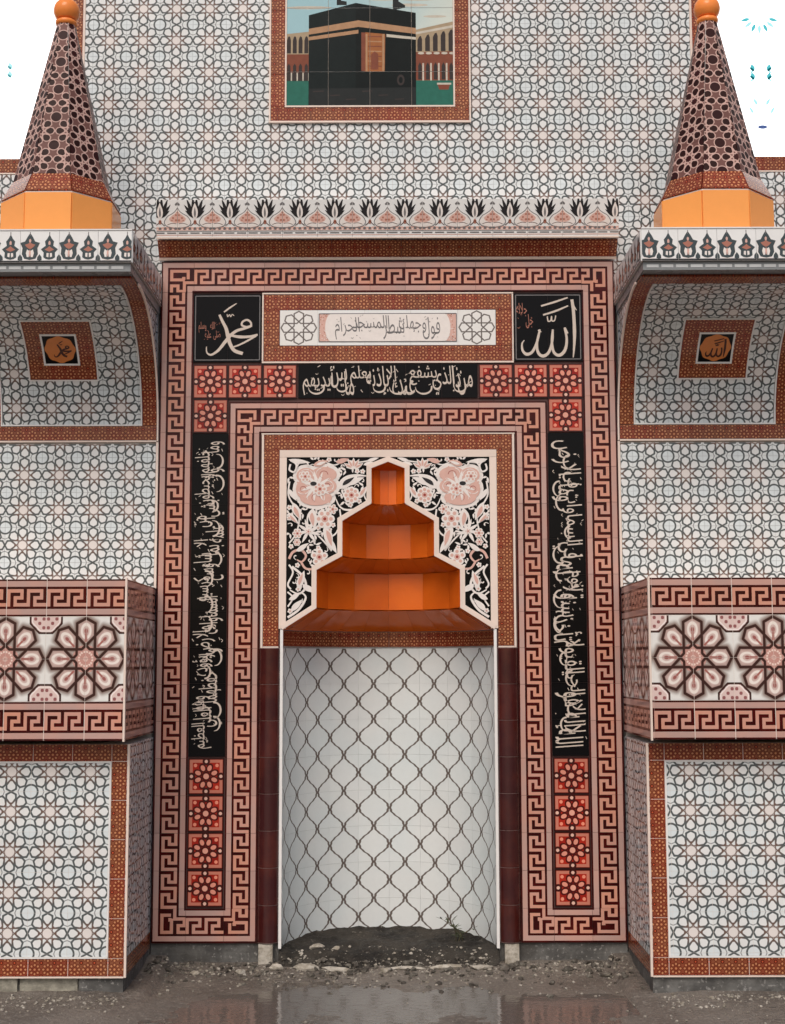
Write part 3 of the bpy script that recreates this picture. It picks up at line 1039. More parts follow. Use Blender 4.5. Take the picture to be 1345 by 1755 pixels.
# black panels with lettering
def panel(label, x0, x1, z0, z1, nx, nz):
    p = box('calligraphy_panel', mih, x0, x1, .004, .0075, z0, z1, 'dark_grout')
    p['label'] = label
    dx, dz = (x1 - x0) / nx, (z1 - z0) / nz
    for j in range(nz):
        for i in range(nx):
            tile('black_tile', p, FRONT, x0 + dx * i + .0005, x0 + dx * (i + 1) - .0005, z0 + dz * j + .0005, z0 + dz * (j + 1) - .0005, 'black_glaze', tilt=0)
    return p
QL = panel('black square with a cream calligraphic name beginning with a loop', -.840, -.545, 2.545, 2.845, 2, 2)
P = Print()
word_muhammad(P, -.690, 2.695, .285, 'ink_cream')
obj('lettering', P.build('lettering', None, on_plane, base=.0005), QL)
inscription('small_lettering', QL, frame((-.770, .008, 2.682), (1, 0, 0), (0, 0, 1)), 'صلى الله عليه وسلم', .098, .085, 'ink_terracotta', .048, 1.0, True, 10, rnd=2)
QR = panel('black square with a cream calligraphic word of tall strokes', .545, .840, 2.545, 2.845, 2, 2)
P = Print()
word_allah(P, .690, 2.695, .285, 'ink_cream')
obj('lettering', P.build('lettering', None, on_plane, base=.0005), QR)
inscription('small_lettering', QR, frame((.592, .008, 2.745), (1, 0, 0), (0, 0, 1)), 'جل جلاله', .075, .12, 'ink_terracotta', .058, 1.0, True, 8, rnd=3)
for q_, x_ in ((QL, -.6925), (QR, .6925)):
    P = Print()
    for k in range(4):
        c4 = [(-.139, -.141), (.139, -.141), (.139, .141), (-.139, .141)]
        P.many(ribbon([(x_ + c4[k][0], 2.695 + c4[k][1]), (x_ + c4[(k + 1) % 4][0], 2.695 + c4[(k + 1) % 4][1])], .004, smooth=False), 'ink_grey')
    obj('line_frame', P.build('line_frame', None, on_plane, base=.0005), q_)
ROW = panel('black strip with a line of cream calligraphy above the hood', -.386, .386, 2.386, 2.534, 5, 1)
inscription('lettering', ROW, frame((0, .008, 2.462), (1, 0, 0), (0, 0, 1)), 'من ذا الذي يشفع عنده إلا بإذنه يعلم ما بين أيديهم', .755, .138, 'ink_cream', .092, 1.40, True, 46, rnd=4)
CR = panel('tall black strip with cream calligraphy on the right jamb', .684, .838, .866, 2.232, 1, 9)
inscription('lettering', CR, frame((.761, .008, 1.549), (0, 0, -1), (1, 0, 0)), 'الله لا إله إلا هو الحي القيوم لا تأخذه سنة ولا نوم له ما في السماوات وما في الأرض', 1.34, .138, 'ink_cream', .092, 1.40, True, 95, rnd=5)
CL = panel('tall black strip with cream calligraphy on the left jamb', -.838, -.684, .866, 2.232, 1, 9)
inscription('lettering', CL, frame((-.761, .008, 1.549), (0, 0, 1), (-1, 0, 0)), 'وما خلفهم ولا يحيطون بشيء من علمه إلا بما شاء وسع كرسيه السماوات والأرض ولا يؤوده حفظهما وهو العلي العظيم', 1.34, .138, 'ink_cream', .092, 1.40, True, 95, rnd=6)
# white panel with red border between the squares
BX, BZ0, BZ1, bw = .536, 2.547, 2.842, .068
for z0 in (BZ0, BZ1 - bw):
    field('red_border_tile', mih, FRONT, -BX, BX, z0, z0 + bw, .153, bw, 'red_border_print', per=(3, 1.35))
for x0 in (-BX, BX - bw):
    tile('red_border_tile', mih, FRONT, x0, x0 + bw, BZ0 + bw + .001, BZ1 - bw - .001, 'red_border_print', (0, 3, 0, 1.35), rot=1)
for x0, x1, z0, z1 in ((-BX - .007, BX + .007, BZ0 - .008, BZ0 - .001), (-BX - .007, BX + .007, BZ1 + .001, BZ1 + .007), (-BX - .007, -BX - .001, BZ0, BZ1), (BX + .001, BX + .007, BZ0, BZ1)):
    strip('cream_trim', mih, FRONT, x0, x1, z0, z1)
WPX, WZ0, WZ1 = BX - bw, BZ0 + bw, BZ1 - bw
wp = box('cartouche_panel', mih, -WPX + .002, WPX - .002, .003, .0075, WZ0 + .002, WZ1 - .002, 'grout')
wp['label'] = 'white panel with a line of grey calligraphy between two eight petal rosettes'
for x0, x1, m in ((-WPX + .002, -WPX + .165, 'octagon_print'), (-WPX + .166, -.1, 'white_glaze'), (-.099, .099, 'white_glaze'), (.1, WPX - .166, 'white_glaze'), (WPX - .165, WPX - .002, 'octagon_print')):
    tile('white_tile', wp, FRONT, x0, x1, WZ0 + .002, WZ1 - .002, m, tilt=0)
P = Print()
hx, hz0, hz1 = .297, WZ0 + .018, WZ1 - .018
for s in (-1, 1):
    a0, a1 = (-hx, -hx + .055) if s < 0 else (hx - .055, hx)
    P.add([(a0, hz0), (a1, hz0), (a1, hz1), (a0, hz1)], 'ink_pink', 1)
    R = random.Random(9)
    for k in range(60):
        P.add(disc(R.uniform(a0, a1), R.uniform(hz0, hz1), .0022, n=6), 'ink_terracotta' if k % 2 else 'ink_white', 2)
hm = (hz0 + hz1) / 2
P.add([(-.243, hz0), (.243, hz0)] + [(.243 + .028 * math.cos(t_), hm + (hm - hz0) * math.sin(t_)) for t_ in (-1.2, -.8, -.4, 0, .4, .8, 1.2)] + [(.243, hz1), (-.243, hz1)] + [(-.243 - .028 * math.cos(t_), hm + (hm - hz0) * math.sin(t_)) for t_ in (1.2, .8, .4, 0, -.4, -.8, -1.2)], 'ink_white', 3)
for z_ in (hz0, hz1):
    P.many(ribbon([(-hx, z_), (hx, z_)], .0035, smooth=False), 'ink_grey', 4)
for x_ in (-hx, hx):
    P.many(ribbon([(x_, hz0), (x_, hz1)], .0035, smooth=False), 'ink_grey', 4)
obj('cartouche', P.build('cartouche', None, on_plane, base=.0005), wp)
inscription('lettering', wp, frame((0, .008, hm), (1, 0, 0), (0, 0, 1)), 'فول وجهك شطر المسجد الحرام', .47, .115, 'ink_grey', .105, 1.2, True, 26, lift=.0103, rnd=8, extra=None)

# hood frame
HX, HZ0, HZ1, bw = .530, 1.325, 2.227, .066
field('red_border_tile', mih, FRONT, -HX, HX, HZ1 - bw, HZ1, .1515, bw, 'red_border_print', per=(3, 1.3))
for x0 in (-HX, HX - bw):
    field('red_border_tile', mih, FRONT, x0, x0 + bw, HZ0, HZ1 - bw, bw, .1394, 'red_border_print', per=(3, 1.3), rot=1)
for x0, x1, z0, z1 in ((-HX - .012, HX + .012, HZ1 + .001, HZ1 + .006), (-HX - .010, -HX - .001, HZ0 - .007, HZ1), (HX + .001, HX + .010, HZ0 - .007, HZ1), (-HX, -HX + bw, HZ0 - .007, HZ0 - .001), (HX - bw, HX, HZ0 - .007, HZ0 - .001)):
    strip('cream_trim', mih, FRONT, x0, x1, z0, z1, 'cream_trim')
IXH, IZT = HX - bw, HZ1 - bw
for x0, x1, z0, z1 in ((-IXH + .001, IXH - .001, IZT - .032, IZT - .001), (-IXH + .001, -.433, 1.398, IZT - .033), (.433, IXH - .001, 1.398, IZT - .033)):
    strip('cream_trim', mih, FRONT, x0, x1, z0, z1, 'cream_trim', t=.012)

# spandrels with arabesque
def sp(X, Y):
    return ((X - 665) * .000842, 2.128 - (Y - 305) * .000827)
for s in (-1, 1):
    pts = [(-.0, 2.111)] + [(-r, z) for r, z in HOOD[::-1][1:]]
    poly = [(0, 2.1295), (-.4325, 2.1295), (-.4325, 1.407)] + [(-r, z) for r, z in HOOD[1:]]
    poly = [(s * -x, z) for x, z in poly]
    spd = prism('spandrel', mih, poly, 'Y', -.0005, .06, 'black_glaze')
    spd['label'] = 'black spandrel tile with white and pink scrolling flowers'
    P = Print()
    def vine(pts, a_=9, m='ink_white', l=2, b_=None, mm=None):
        k = .00084
        P.many(ribbon([sp(*p) for p in pts], a_ * k, (b_ if b_ is not None else a_) * k, (mm if mm else a_) * k), m, l)
    def lf(X, Y, deg, L, W, m='ink_white', bend=.15, l=3, core=None):
        x, z = sp(X, Y)
        P.add(leaf(x, z, math.radians(deg), L * .00084, W * .00084, bend), m, l)
        if core:
            P.add(leaf(x + math.cos(math.radians(deg)) * L * .00017, z + math.sin(math.radians(deg)) * L * .00017, math.radians(deg), L * .00055, W * .00042, bend), core, l + 1)
    def fl(X, Y, r, n=6, m='ink_white', core='ink_pink', l=4, a0=0):
        x, z = sp(X, Y)
        for k in range(n):
            an = a0 + 2 * math.pi * k / n
            P.add(disc(x + r * .00052 * math.cos(an), z + r * .00052 * math.sin(an), r * .00034, r * .00034, 9), m, l)
            P.add(disc(x + r * .00052 * math.cos(an), z + r * .00052 * math.sin(an), r * .00017, r * .00017, 7), core, l + 1)
        P.add(disc(x, z, r * .00030, n=9), core, l + 1)
        P.add(disc(x, z, r * .00014, n=8), 'ink_red', l + 2)
    # great flower in the corner
    x, z = sp(300, 445)
    for X, Y, a_, c_ in ((250, 400, 62, 52), (340, 395, 78, 52), (355, 455, 62, 50), (235, 470, 48, 60), (300, 515, 95, 52)):
        cx_, cz_ = sp(X, Y)
        P.add(disc(cx_, cz_, (a_ + 6) * .00084, (c_ + 6) * .00084, 16), 'ink_white', 2)
    for X, Y, a_, c_ in ((250, 400, 50, 40), (340, 395, 66, 40), (355, 455, 50, 38), (235, 470, 37, 48), (300, 515, 82, 40)):
        cx_, cz_ = sp(X, Y)
        P.add(disc(cx_, cz_, a_ * .00084, c_ * .00084, 16), 'ink_pink', 3)
    for k in range(11):
        lf(300, 455, 15 + k * 33, 78, 17, 'ink_white', .3, 4)
    for X, Y, r in ((250, 400, 44), (340, 395, 50), (355, 455, 40), (235, 470, 36), (300, 515, 52)):
        cx_, cz_ = sp(X, Y)
        for k in range(3):
            an = 1.2 + X + k * 1.3
            P.many(ribbon([(cx_ + r * .0007 * math.cos(an + q * .4), cz_ + r * .0006 * math.sin(an + q * .4)) for q in range(4)], .004, .0015, n=3), 'ink_white', 4)
        P.many(ribbon([(cx_ + r * .00035 * math.cos(q * .9), cz_ + r * .00032 * math.sin(q * .9)) for q in range(6)], .0025, .001, n=3), 'ink_red', 4)
    fl(245, 405, 30, 6, l=5)
    P.add(disc(*sp(287, 442), 17 * .00084, 11 * .00084, 9), 'ink_black', 7)
    fl(320, 470, 36, 7, l=5)
    vine([(200, 360), (215, 335), (250, 330), (262, 350)], 8, l=5)
    vine([(170, 340), (165, 370), (190, 380), (200, 345), (175, 318)], 9, l=4)
    lf(160, 315, -20, 110, 26, 'ink_white', .2)
    lf(285, 345, 10, 80, 30, 'ink_pink', .1, core='ink_white')
    vine([(330, 318), (390, 345), (450, 322), (520, 330), (600, 315)], 7)
    lf(400, 330, 8, 70, 26, 'ink_pink', .1)
    for k in range(5):
        lf(490, 365, 30 + k * 30, 58, 22, 'ink_white', 0, core='ink_pink')
    lf(540, 345, 20, 70, 22, 'ink_white', -.2)
    lf(560, 322, 5, 60, 18, 'ink_white')
    vine([(395, 480), (440, 420), (500, 400), (555, 402)], 14, b_=5, mm=20)
    lf(420, 470, 50, 110, 44, 'ink_white', -.25, core='ink_black')
    lf(450, 445, 15, 100, 32, 'ink_white', .1)
    fl(480, 502, 44, 8)
    lf(520, 520, 70, 75, 30, 'ink_white', -.2, core='ink_pink')
    vine([(560, 400), (566, 440), (545, 500), (560, 535)], 7)
    vine([(575, 545), (520, 570), (455, 578), (420, 560), (400, 520)], 10, b_=5)
    vine([(420, 575), (425, 640), (400, 700), (365, 720)], 8)
    lf(400, 560, 200, 70, 30, 'ink_white', .2)
    lf(395, 590, 150, 46, 24, 'ink_white')
    fl(345, 625, 50, 6)
    fl(385, 575, 26, 5)
    lf(285, 570, 260, 105, 46, 'ink_white', .25, core='ink_pink')
    vine([(300, 560), (262, 600), (258, 650), (280, 660)], 8)
    for dg in (20, 60, 100, 140, 185, 235, 300, 340):
        lf(262, 690, dg, 66, 16, 'ink_white', .1)
    fl(262, 690, 16, 5)
    lf(340, 660, -60, 130, 46, 'ink_white', -.2, core='ink_pink')
    lf(365, 720, -75, 90, 30, 'ink_white', .2)
    vine([(300, 700), (340, 740), (380, 790)], 8)
    fl(318, 822, 44, 5, a0=.3)
    fl(207, 700, 26, 6)
    fl(205, 745, 20, 6)
    vine([(166, 430), (160, 500), (190, 560), (215, 620), (200, 700), (165, 750)], 8)
    lf(165, 470, -70, 70, 24, 'ink_white', .2)
    lf(185, 540, -75, 100, 40, 'ink_white', .15, core='ink_pink')
    lf(160, 590, -60, 80, 26, 'ink_white', .2, core='ink_pink')
    vine([(165, 830), (185, 795), (225, 785), (250, 815), (230, 845), (205, 835)], 13, m='ink_pink', b_=6)
    vine([(225, 845), (250, 880), (295, 880), (330, 850)], 11, m='ink_pink', b_=5)
    lf(200, 790, 20, 75, 26, 'ink_white', .2)
    vine([(165, 860), (185, 900), (160, 960), (175, 985)], 9)
    vine([(180, 870), (235, 920), (250, 975), (215, 1010), (170, 990)], 12, b_=6)
    lf(215, 985, 85, 95, 36, 'ink_white', -.2, core='ink_pink')
    lf(235, 960, -50, 80, 32, 'ink_white', .3)
    vine([(160, 1130), (215, 1090), (250, 1030), (225, 1000)], 12, b_=6)
    lf(165, 1040, 20, 70, 26, 'ink_white', .2)
    lf(180, 1100, 60, 80, 30, 'ink_white', -.2)
    vine([(158, 1000), (185, 1030), (160, 1075)], 8)
    RR = random.Random(31)
    cents = [(sum(q[0] for q in p) / len(p), sum(q[1] for q in p) / len(p)) for p, m, l in P.items]
    edge = [(-r, z) for r, z in HOOD]
    def clear(x, z, d):
        for k in range(len(edge) - 1):
            (ax, az), (bx, bz) = edge[k], edge[k + 1]
            t_ = max(0, min(1, ((x - ax) * (bx - ax) + (z - az) * (bz - az)) / ((bx - ax) ** 2 + (bz - az) ** 2)))
            if math.hypot(x - ax - t_ * (bx - ax), z - az - t_ * (bz - az)) < .032:
                return False
        r_at = 0
        for k in range(len(HOOD) - 1):
            if HOOD[k][1] <= z <= HOOD[k + 1][1]:
                f_ = (z - HOOD[k][1]) / max(1e-6, HOOD[k + 1][1] - HOOD[k][1])
                r_at = HOOD[k][0] + (HOOD[k + 1][0] - HOOD[k][0]) * f_
        if -x < r_at + .02 or x < -.424 or z > 2.12:
            return False
        return all((x - c[0]) ** 2 + (z - c[1]) ** 2 > d * d for c in cents)
    for _ in range(2600):
        x, z = RR.uniform(-.43, -.02), RR.uniform(1.42, 2.125)
        if clear(x, z, .0165):
            an = RR.uniform(0, 6.28)
            ty = RR.random()
            if ty < .45:
                P.add(leaf(x, z, an, .026, .010, .3), 'ink_white', 2)
                P.add(leaf(x, z, an + 2.3, .022, .009, -.3), 'ink_white', 2)
            elif ty < .75:
                P.many(ribbon([(x + .004 * k * math.cos(an + k * .8), z + .004 * k * math.sin(an + k * .8)) for k in range(5)], .006, .002, n=3), 'ink_white', 2)
            else:
                for k in range(5):
                    P.add(disc(x + .007 * math.cos(an + k * 1.257), z + .007 * math.sin(an + k * 1.257), .0048, n=7), 'ink_white', 2)
                P.add(disc(x, z, .004, n=7), 'ink_pink', 3)
            cents.append((x, z))
    if s > 0:
        P.items = [([(-a_, c_) for a_, c_ in p][::-1], m, l) for p, m, l in P.items]
    # keep the ornament inside its panel
    items = []
    for p, m, l in P.items:
        q = clip(p, -.4315, -.0005, 1.40, 2.1285) if s < 0 else clip(p, .0005, .4315, 1.40, 2.1285)
        if q:
            items.append((q, m, l))
    P.items = items
    tag(obj('arabesque', P.build('arabesque', None, on_plane, step=.0002, base=.0006), spd))
# stepped edge trim of the hood
TW = .019
full = [(-r, z) for r, z in HOOD] + [(r, z) for r, z in HOOD[::-1][1:]]
def mitre(pl, d):
    out = []
    for i, p in enumerate(pl):
        ns = []
        for a_, b_ in ((i - 1, i), (i, i + 1)):
            if a_ >= 0 and b_ < len(pl):
                dx, dz = pl[b_][0] - pl[a_][0], pl[b_][1] - pl[a_][1]
                l = math.hypot(dx, dz)
                ns.append((-dz / l, dx / l))
        if len(ns) == 1:
            n = ns[0]
            out.append((p[0] + n[0] * d, p[1] + n[1] * d))
        else:
            k = 1 + ns[0][0] * ns[1][0] + ns[0][1] * ns[1][1]
            out.append((p[0] + (ns[0][0] + ns[1][0]) / k * d, p[1] + (ns[0][1] + ns[1][1]) / k * d))
    return out
inn, outt = mitre(full, -.002), mitre(full, TW)
for i in range(len(full) - 1):
    prism('arch_trim', mih, [inn[i], inn[i + 1], outt[i + 1], outt[i]], 'Y', -.0065, .03, 'cream_trim')

# hood tiers and the niche below: tiles on surfaces of revolution
def rev(prof):
    def S(th, t_):
        i = min(int(t_), len(prof) - 2) if t_ >= 0 else 0
        f_ = t_ - i
        r = prof[i][0] + (prof[i + 1][0] - prof[i][0]) * f_
        z = prof[i][1] + (prof[i + 1][1] - prof[i][1]) * f_
        return (r * math.sin(th), .03 + r * math.cos(th) if False else r * math.cos(th) + .004, z)
    return S
Q = math.pi / 6
for i in range(len(HOOD) - 1):
    pr = [HOOD[i], HOOD[i + 1]]
    S = rev(pr)
    for k in range(6):
        t0, t1 = -math.pi / 2 + k * Q, -math.pi / 2 + (k + 1) * Q
        g = .0004 / max(.05, pr[0][0])
        if HOOD[i][0] != HOOD[i + 1][0] and i < 6:
            # sloping course: two narrow tiles to each face
            for h in range(2):
                a0, a1 = t0 + (t1 - t0) * h / 2, t0 + (t1 - t0) * (h + 1) / 2
                patch('hood_soffit_tile', mih, S, a0 + g, a1 - g, .012, .988, 'orange_glaze', t=.003)
        else:
            patch('hood_tile', mih, S, t0 + g, t1 - g, .008, .985, 'orange_glaze', t=.003)
core = [(r + .004, z) for r, z in HOOD]
vs, fs = [], []
N = 12
for r, z in core:
    for k in range(N + 1):
        t_ = -math.pi / 2 + math.pi * k / N
        vs.append((r * math.sin(t_), r * math.cos(t_) + .006, z + .002))
for j in range(len(core) - 1):
    for k in range(N):
        q = j * (N + 1) + k
        fs.append((q, q + 1, q + N + 2, q + N + 1))
obj('hood_core', mesh('hood_core', vs, fs, 'orange_grout'), mih)
NZ0, NZ1 = .085, 1.396
vs, fs = [], []
N = 40
for z in (.02, NZ1):
    for k in range(N + 1):
        t_ = -math.pi / 2 + math.pi * k / N
        vs.append(((NR + .006) * math.sin(t_), (NR + .006) * math.cos(t_) + .006, z))
for k in range(N):
    fs.append((k, k + 1, k + N + 2, k + N + 1))
obj('niche_core', mesh('niche_core', vs, fs, 'white_trim', smooth=True), mih)
SN = lambda th, z: (NR * math.sin(th), NR * math.cos(th) + .006, z)
TA, TH = math.pi / 10, .1575
for k in range(10):
    t0 = -math.pi / 2 + k * TA
    ztop, row = 1.318, 0
    while ztop > NZ0:
        zb = max(NZ0, ztop - TH)
        z_ref = ztop
        patch('niche_tile', mih, SN, t0 + .0007, t0 + TA - .0007, zb + .0003, ztop - .0003, 'lattice_print', nu=4, nv=1,
              uv=lambda a_, c_: ((a_ + math.pi / 2) / TA, (c_ - 1.318) / TH + .25), t=.004)
        ztop -= TH
    patch('red_border_tile', mih, SN, t0 + .0016, t0 + TA - .0016, 1.326, 1.392, 'red_border_print', nu=4, nv=1, uv=lambda a_, c_: (a_ / TA * 3, (c_ - 1.326) / .066 * 1.3), t=.006)
# maroon half columns beside the niche
for s in (-1, 1):
    xc = s * .5
    SP_ = lambda th, z: (xc + .043 * math.sin(th), .010 - .040 * math.cos(th), z)
    z0 = .112
    k = 0
    while z0 < 1.31:
        z1 = min(1.316, z0 + .1505)
        patch('column_tile', mih, SP_, -math.pi / 2, math.pi / 2, z0 + .0013, z1 - .0013, 'maroon_glaze', nu=10, nv=1, t=.003)
        z0 += .1505
    box('plaster_foot', mih, xc - .030 + s * .006, xc + .028 + s * .006, -.025, .0155, .0, .106, 'plaster_lump')
    patch('column_bed', mih, lambda th, z: (xc + .043 * math.sin(th), .0105 - .040 * math.cos(th), z), -math.pi / 2, math.pi / 2, .11, 1.317, 'column_grout', nu=10, t=.0008)
    box('niche_edge', mih, *sorted((s * .4445, s * .4565)), -.003, .03, .085, 1.395, 'white_trim')
    xa, xb = sorted((s * .449, s * .984))
    box('base', mih, xa, xb, .016, .11, -.03, .103, 'damp_concrete')

# cornice over the mihrab: a red bordered cove that leans out, then a nearly upright palmette face
CA, CM, CB = (0.0, 3.0), (-.062, 3.072), (-.095, 3.228)
cl = math.hypot(CB[0] - CM[0], CB[1] - CM[1]) + .092
cor = thing('cornice', 'white palmette cornice with red border leaning out above the greek key frame', 'cornice', (0, 0, 2.99))
prism('body', cor, [(CA[0] + .008, CA[1]), (CM[0] + .008, CM[1]), (CB[0] + .008, CB[1]), (WY, CB[1]), (WY, CA[1])], 'X', -.992, .992, 'white_trim')
CL_ = frame((0, CA[0] + .004, CA[1]), (1, 0, 0), (0, CM[0] - CA[0], CM[1] - CA[1]))
lw = math.hypot(CM[0], CM[1] - CA[1])
strip('cream_trim', cor, CL_, -.992, .992, .001, .012, 'cream_trim')
field('red_border_tile', cor, CL_, -.992, .992, .013, lw - .004, .1502, lw - .017, 'red_border_print', per=(3, 1.7), ox=-.992)
CF = frame((0, CM[0] + .006, CM[1] - .088), (1, 0, 0), (0, CB[0] - CM[0], CB[1] - CM[1]))
strip('cream_trim', cor, CF, -.992, .992, .086, .0915, 'cream_trim')
def palmette():
    """one tile .15 wide, .18 high; origin at its lower left"""
    P = Print()
    H = cl - .092
    f = lambda X, Y: ((X - 61) / 188 * .15, (268 - Y) / 235 * H)        # measured between two tips
    def pl(pts, m, l):
        P.add([f(*p) for p in pts], m, l)
    # dashes and beads along the foot
    for k in range(3):
        pl([(66 + k * 63, 238), (115 + k * 63, 238), (115 + k * 63, 246), (66 + k * 63, 246)], 'ink_grey', 1)
    pl([(61, 252), (249, 252), (249, 257), (61, 257)], 'ink_pink', 1)
    pl([(61, 229), (249, 229), (249, 233), (61, 233)], 'ink_grey', 1)
    # grey field with scrolls
    pl([(61, 226), (249, 226), (249, 186), (215, 200), (155, 206), (95, 200), (61, 186)], 'ink_pink', 1)
    for k in range(7):
        P.add(disc(*f(70 + k * 28, 214), .0065, .006, 8), 'ink_grey', 2)
        P.add(disc(*f(84 + k * 28, 220), .0030, .003, 6), 'ink_white', 2)
    for sx in (-1, 1):      # half onions left and right
        X0 = 155 + sx * 94
        c = lambda d, Y: (X0 - sx * d, Y)
        pl([c(0, 88), c(10, 105), c(26, 120), c(48, 135), c(64, 160), c(68, 180), c(50, 200), c(20, 206), c(0, 206)], 'ink_white', 3)
        P.many(ribbon([f(*c(d, y)) for d, y in ((0, 84), (12, 106), (30, 122), (52, 137), (68, 162), (70, 184), (52, 203), (22, 210), (0, 210))], .0032), 'ink_grey', 4)
        pl([c(0, 102), c(12, 120), c(30, 134), c(46, 152), c(40, 168), c(20, 178), c(0, 180)], 'ink_pink', 4)
        for d, y, r in ((8, 130, .0045), (24, 148, .0045), (8, 162, .005), (30, 163, .003), (0, 115, .0035)):
            P.add(disc(*f(*c(d, y)), r, n=8), 'ink_terracotta', 5)
        P.add(disc(*f(*c(30, 190)), .022, .008, 12), 'ink_white', 6)
        P.many(ribbon([f(*c(d, y)) for d, y in ((6, 184), (30, 181), (54, 190))], .0025), 'ink_brown', 6)
        pl([c(0, 48), c(14, 62), c(10, 72), c(0, 66)], 'ink_grey', 4)
    # black palmette
    x, y = f(155, 165)
    for dg, L, W in ((90, .070, .022), (72, .090, .017), (108, .090, .017), (54, .086, .017), (126, .086, .017), (38, .072, .015), (142, .072, .015), (24, .052, .012), (156, .052, .012)):
        P.add(leaf(x, y + .012, math.radians(dg), L, W, -.22 if dg > 90 else (.22 if dg < 90 else 0)), 'ink_black', 7)
    P.add(leaf(x, y + .004, math.pi / 2, .072, .026), 'ink_white', 8)
    P.add(leaf(x, y + .012, math.pi / 2, .046, .009), 'ink_grey', 9)
    P.add(disc(x, y - .006, .007, .010, 8), 'ink_terracotta', 8)
    P.many(ribbon([(x - .020, y - .022), (x - .008, y - .012), (x, y - .003), (x + .008, y - .012), (x + .020, y - .022)], .003), 'ink_brown', 8)
    items = []
    for p, m, l in P.items:
        q = clip(p, .0008, .1492, .001, H - .001)
        if q:
            items.append((q, m, l))
    P.items = items
    return P, H
P, PH = palmette()
pal_me = P.build('palmette', None, on_plane, step=.0002, base=.0083)
for k in range(14):
    a0 = -1.05 + .15 * k
    x0, x1 = max(-.992, a0), min(.992, a0 + .15)
    tl = tile('palmette_tile', cor, CF, x0 + .0006, x1 - .0006, .092, cl - .001, 'white_glaze', tilt=0)
    if a0 >= -.992 and a0 + .15 <= .992:
        obj('palmette', pal_me, tl, CF @ Matrix.Translation((a0, 0, .092)))
    else:
        Pc = Print()
        for p, m, l in P.items:
            q = clip(p, x0 - a0 + .001, x1 - a0 - .001, 0, 1)
            if q:
                Pc.items.append((q, m, l))
        obj('palmette', Pc.build('palmette', None, on_plane, step=.0002, base=.0083), tl, CF @ Matrix.Translation((a0, 0, .092)))

# ================================================================ SIDE PIERS, CORBELS, TURRETS
PIN, POUT = .986, 2.02
PY, BYF = -.52, -.632
def lip_motif():
    """two dark lobed motifs on a .15 wide, .125 high tile"""
    P = Print()
    f = lambda X, Y: ((X - 182) / 291 * .15, (300 - Y) / 235 * .125)
    for X0, big in ((255, True), (400, False)):
        def g(pts, m, l):
            for sx in (-1, 1):
                P.add([f(X0 + sx * a_, y) for a_, y in pts], m, l)
        if big:
            g([(0, 95), (22, 125), (36, 150), (76, 158), (60, 200), (62, 240), (40, 282), (0, 290)], 'ink_white', 1)
            g([(0, 82), (20, 112), (38, 146), (74, 156), (56, 195), (60, 240), (42, 274), (0, 284)], 'ink_teal', 2)
            g([(0, 152), (14, 162), (40, 170), (26, 186), (14, 196), (0, 202)], 'ink_terracotta', 3)
            g([(0, 125), (9, 135), (6, 152), (0, 154)], 'ink_pink', 4)
            g([(6, 215), (22, 205), (30, 232), (22, 262), (8, 262)], 'ink_white', 3)
            g([(0, 205), (8, 225), (5, 250), (0, 262)], 'ink_pink', 3)
        else:
            g([(0, 100), (14, 130), (34, 150), (28, 180), (66, 206), (40, 230), (44, 262), (24, 280), (0, 284)], 'ink_white', 1)
            g([(0, 92), (16, 124), (34, 146), (28, 178), (64, 204), (42, 228), (44, 264), (26, 276), (0, 282)], 'ink_teal', 2)
            g([(0, 180), (16, 194), (36, 206), (16, 216), (0, 222)], 'ink_terracotta', 3)
            g([(0, 140), (8, 150), (8, 168), (0, 172)], 'ink_pink', 3)
            g([(4, 232), (20, 232), (22, 258), (6, 264)], 'ink_white', 3)
        P.many(ribbon([f(X0, 75), f(X0, 104)], .003, smooth=False), 'ink_grey', 2)
    for X0 in (327, 182, 473):
        for sx in (-1, 1):
            P.add([f(X0, 240), f(X0 + sx * 16, 262), f(X0 + sx * 18, 284), f(X0, 288)], 'ink_teal', 2)
    P.add([f(182, 288), f(473, 288), f(473, 299), f(182, 299)], 'ink_black', 4)
    items = []
    for p, m, l in P.items:
        q = clip(p, .0008, .1492, .0008, .124)
        if q:
            items.append((q, m, l))
    P.items = items
    return P
LIP = lip_motif()
lip_me = LIP.build('palmette', None, on_plane, step=.0002, base=.0083)
def lip_row(parent, fr, x0, x1, start):
    a0 = start
    while a0 < x1 - .005:
        u0, u1 = max(x0, a0), min(x1, a0 + .15)
        if u1 - u0 > .006:
            tl = tile('palmette_tile', parent, fr, u0 + .0006, u1 - .0006, 0, .125, 'white_glaze', tilt=0)
            M = fr @ Matrix.Translation((a0, 0, 0))
            if u1 - u0 > .1499:
                obj('palmette', lip_me, tl, M)
            else:
                Pc = Print()
                for p, m, l in LIP.items:
                    q = clip(p, u0 - a0 + .001, u1 - a0 - .001, 0, 1)
                    if q:
                        Pc.items.append((q, m, l))
                if Pc.items:
                    obj('palmette', Pc.build('palmette', None, on_plane, step=.0002, base=.0083), tl, M)
        a0 += .15

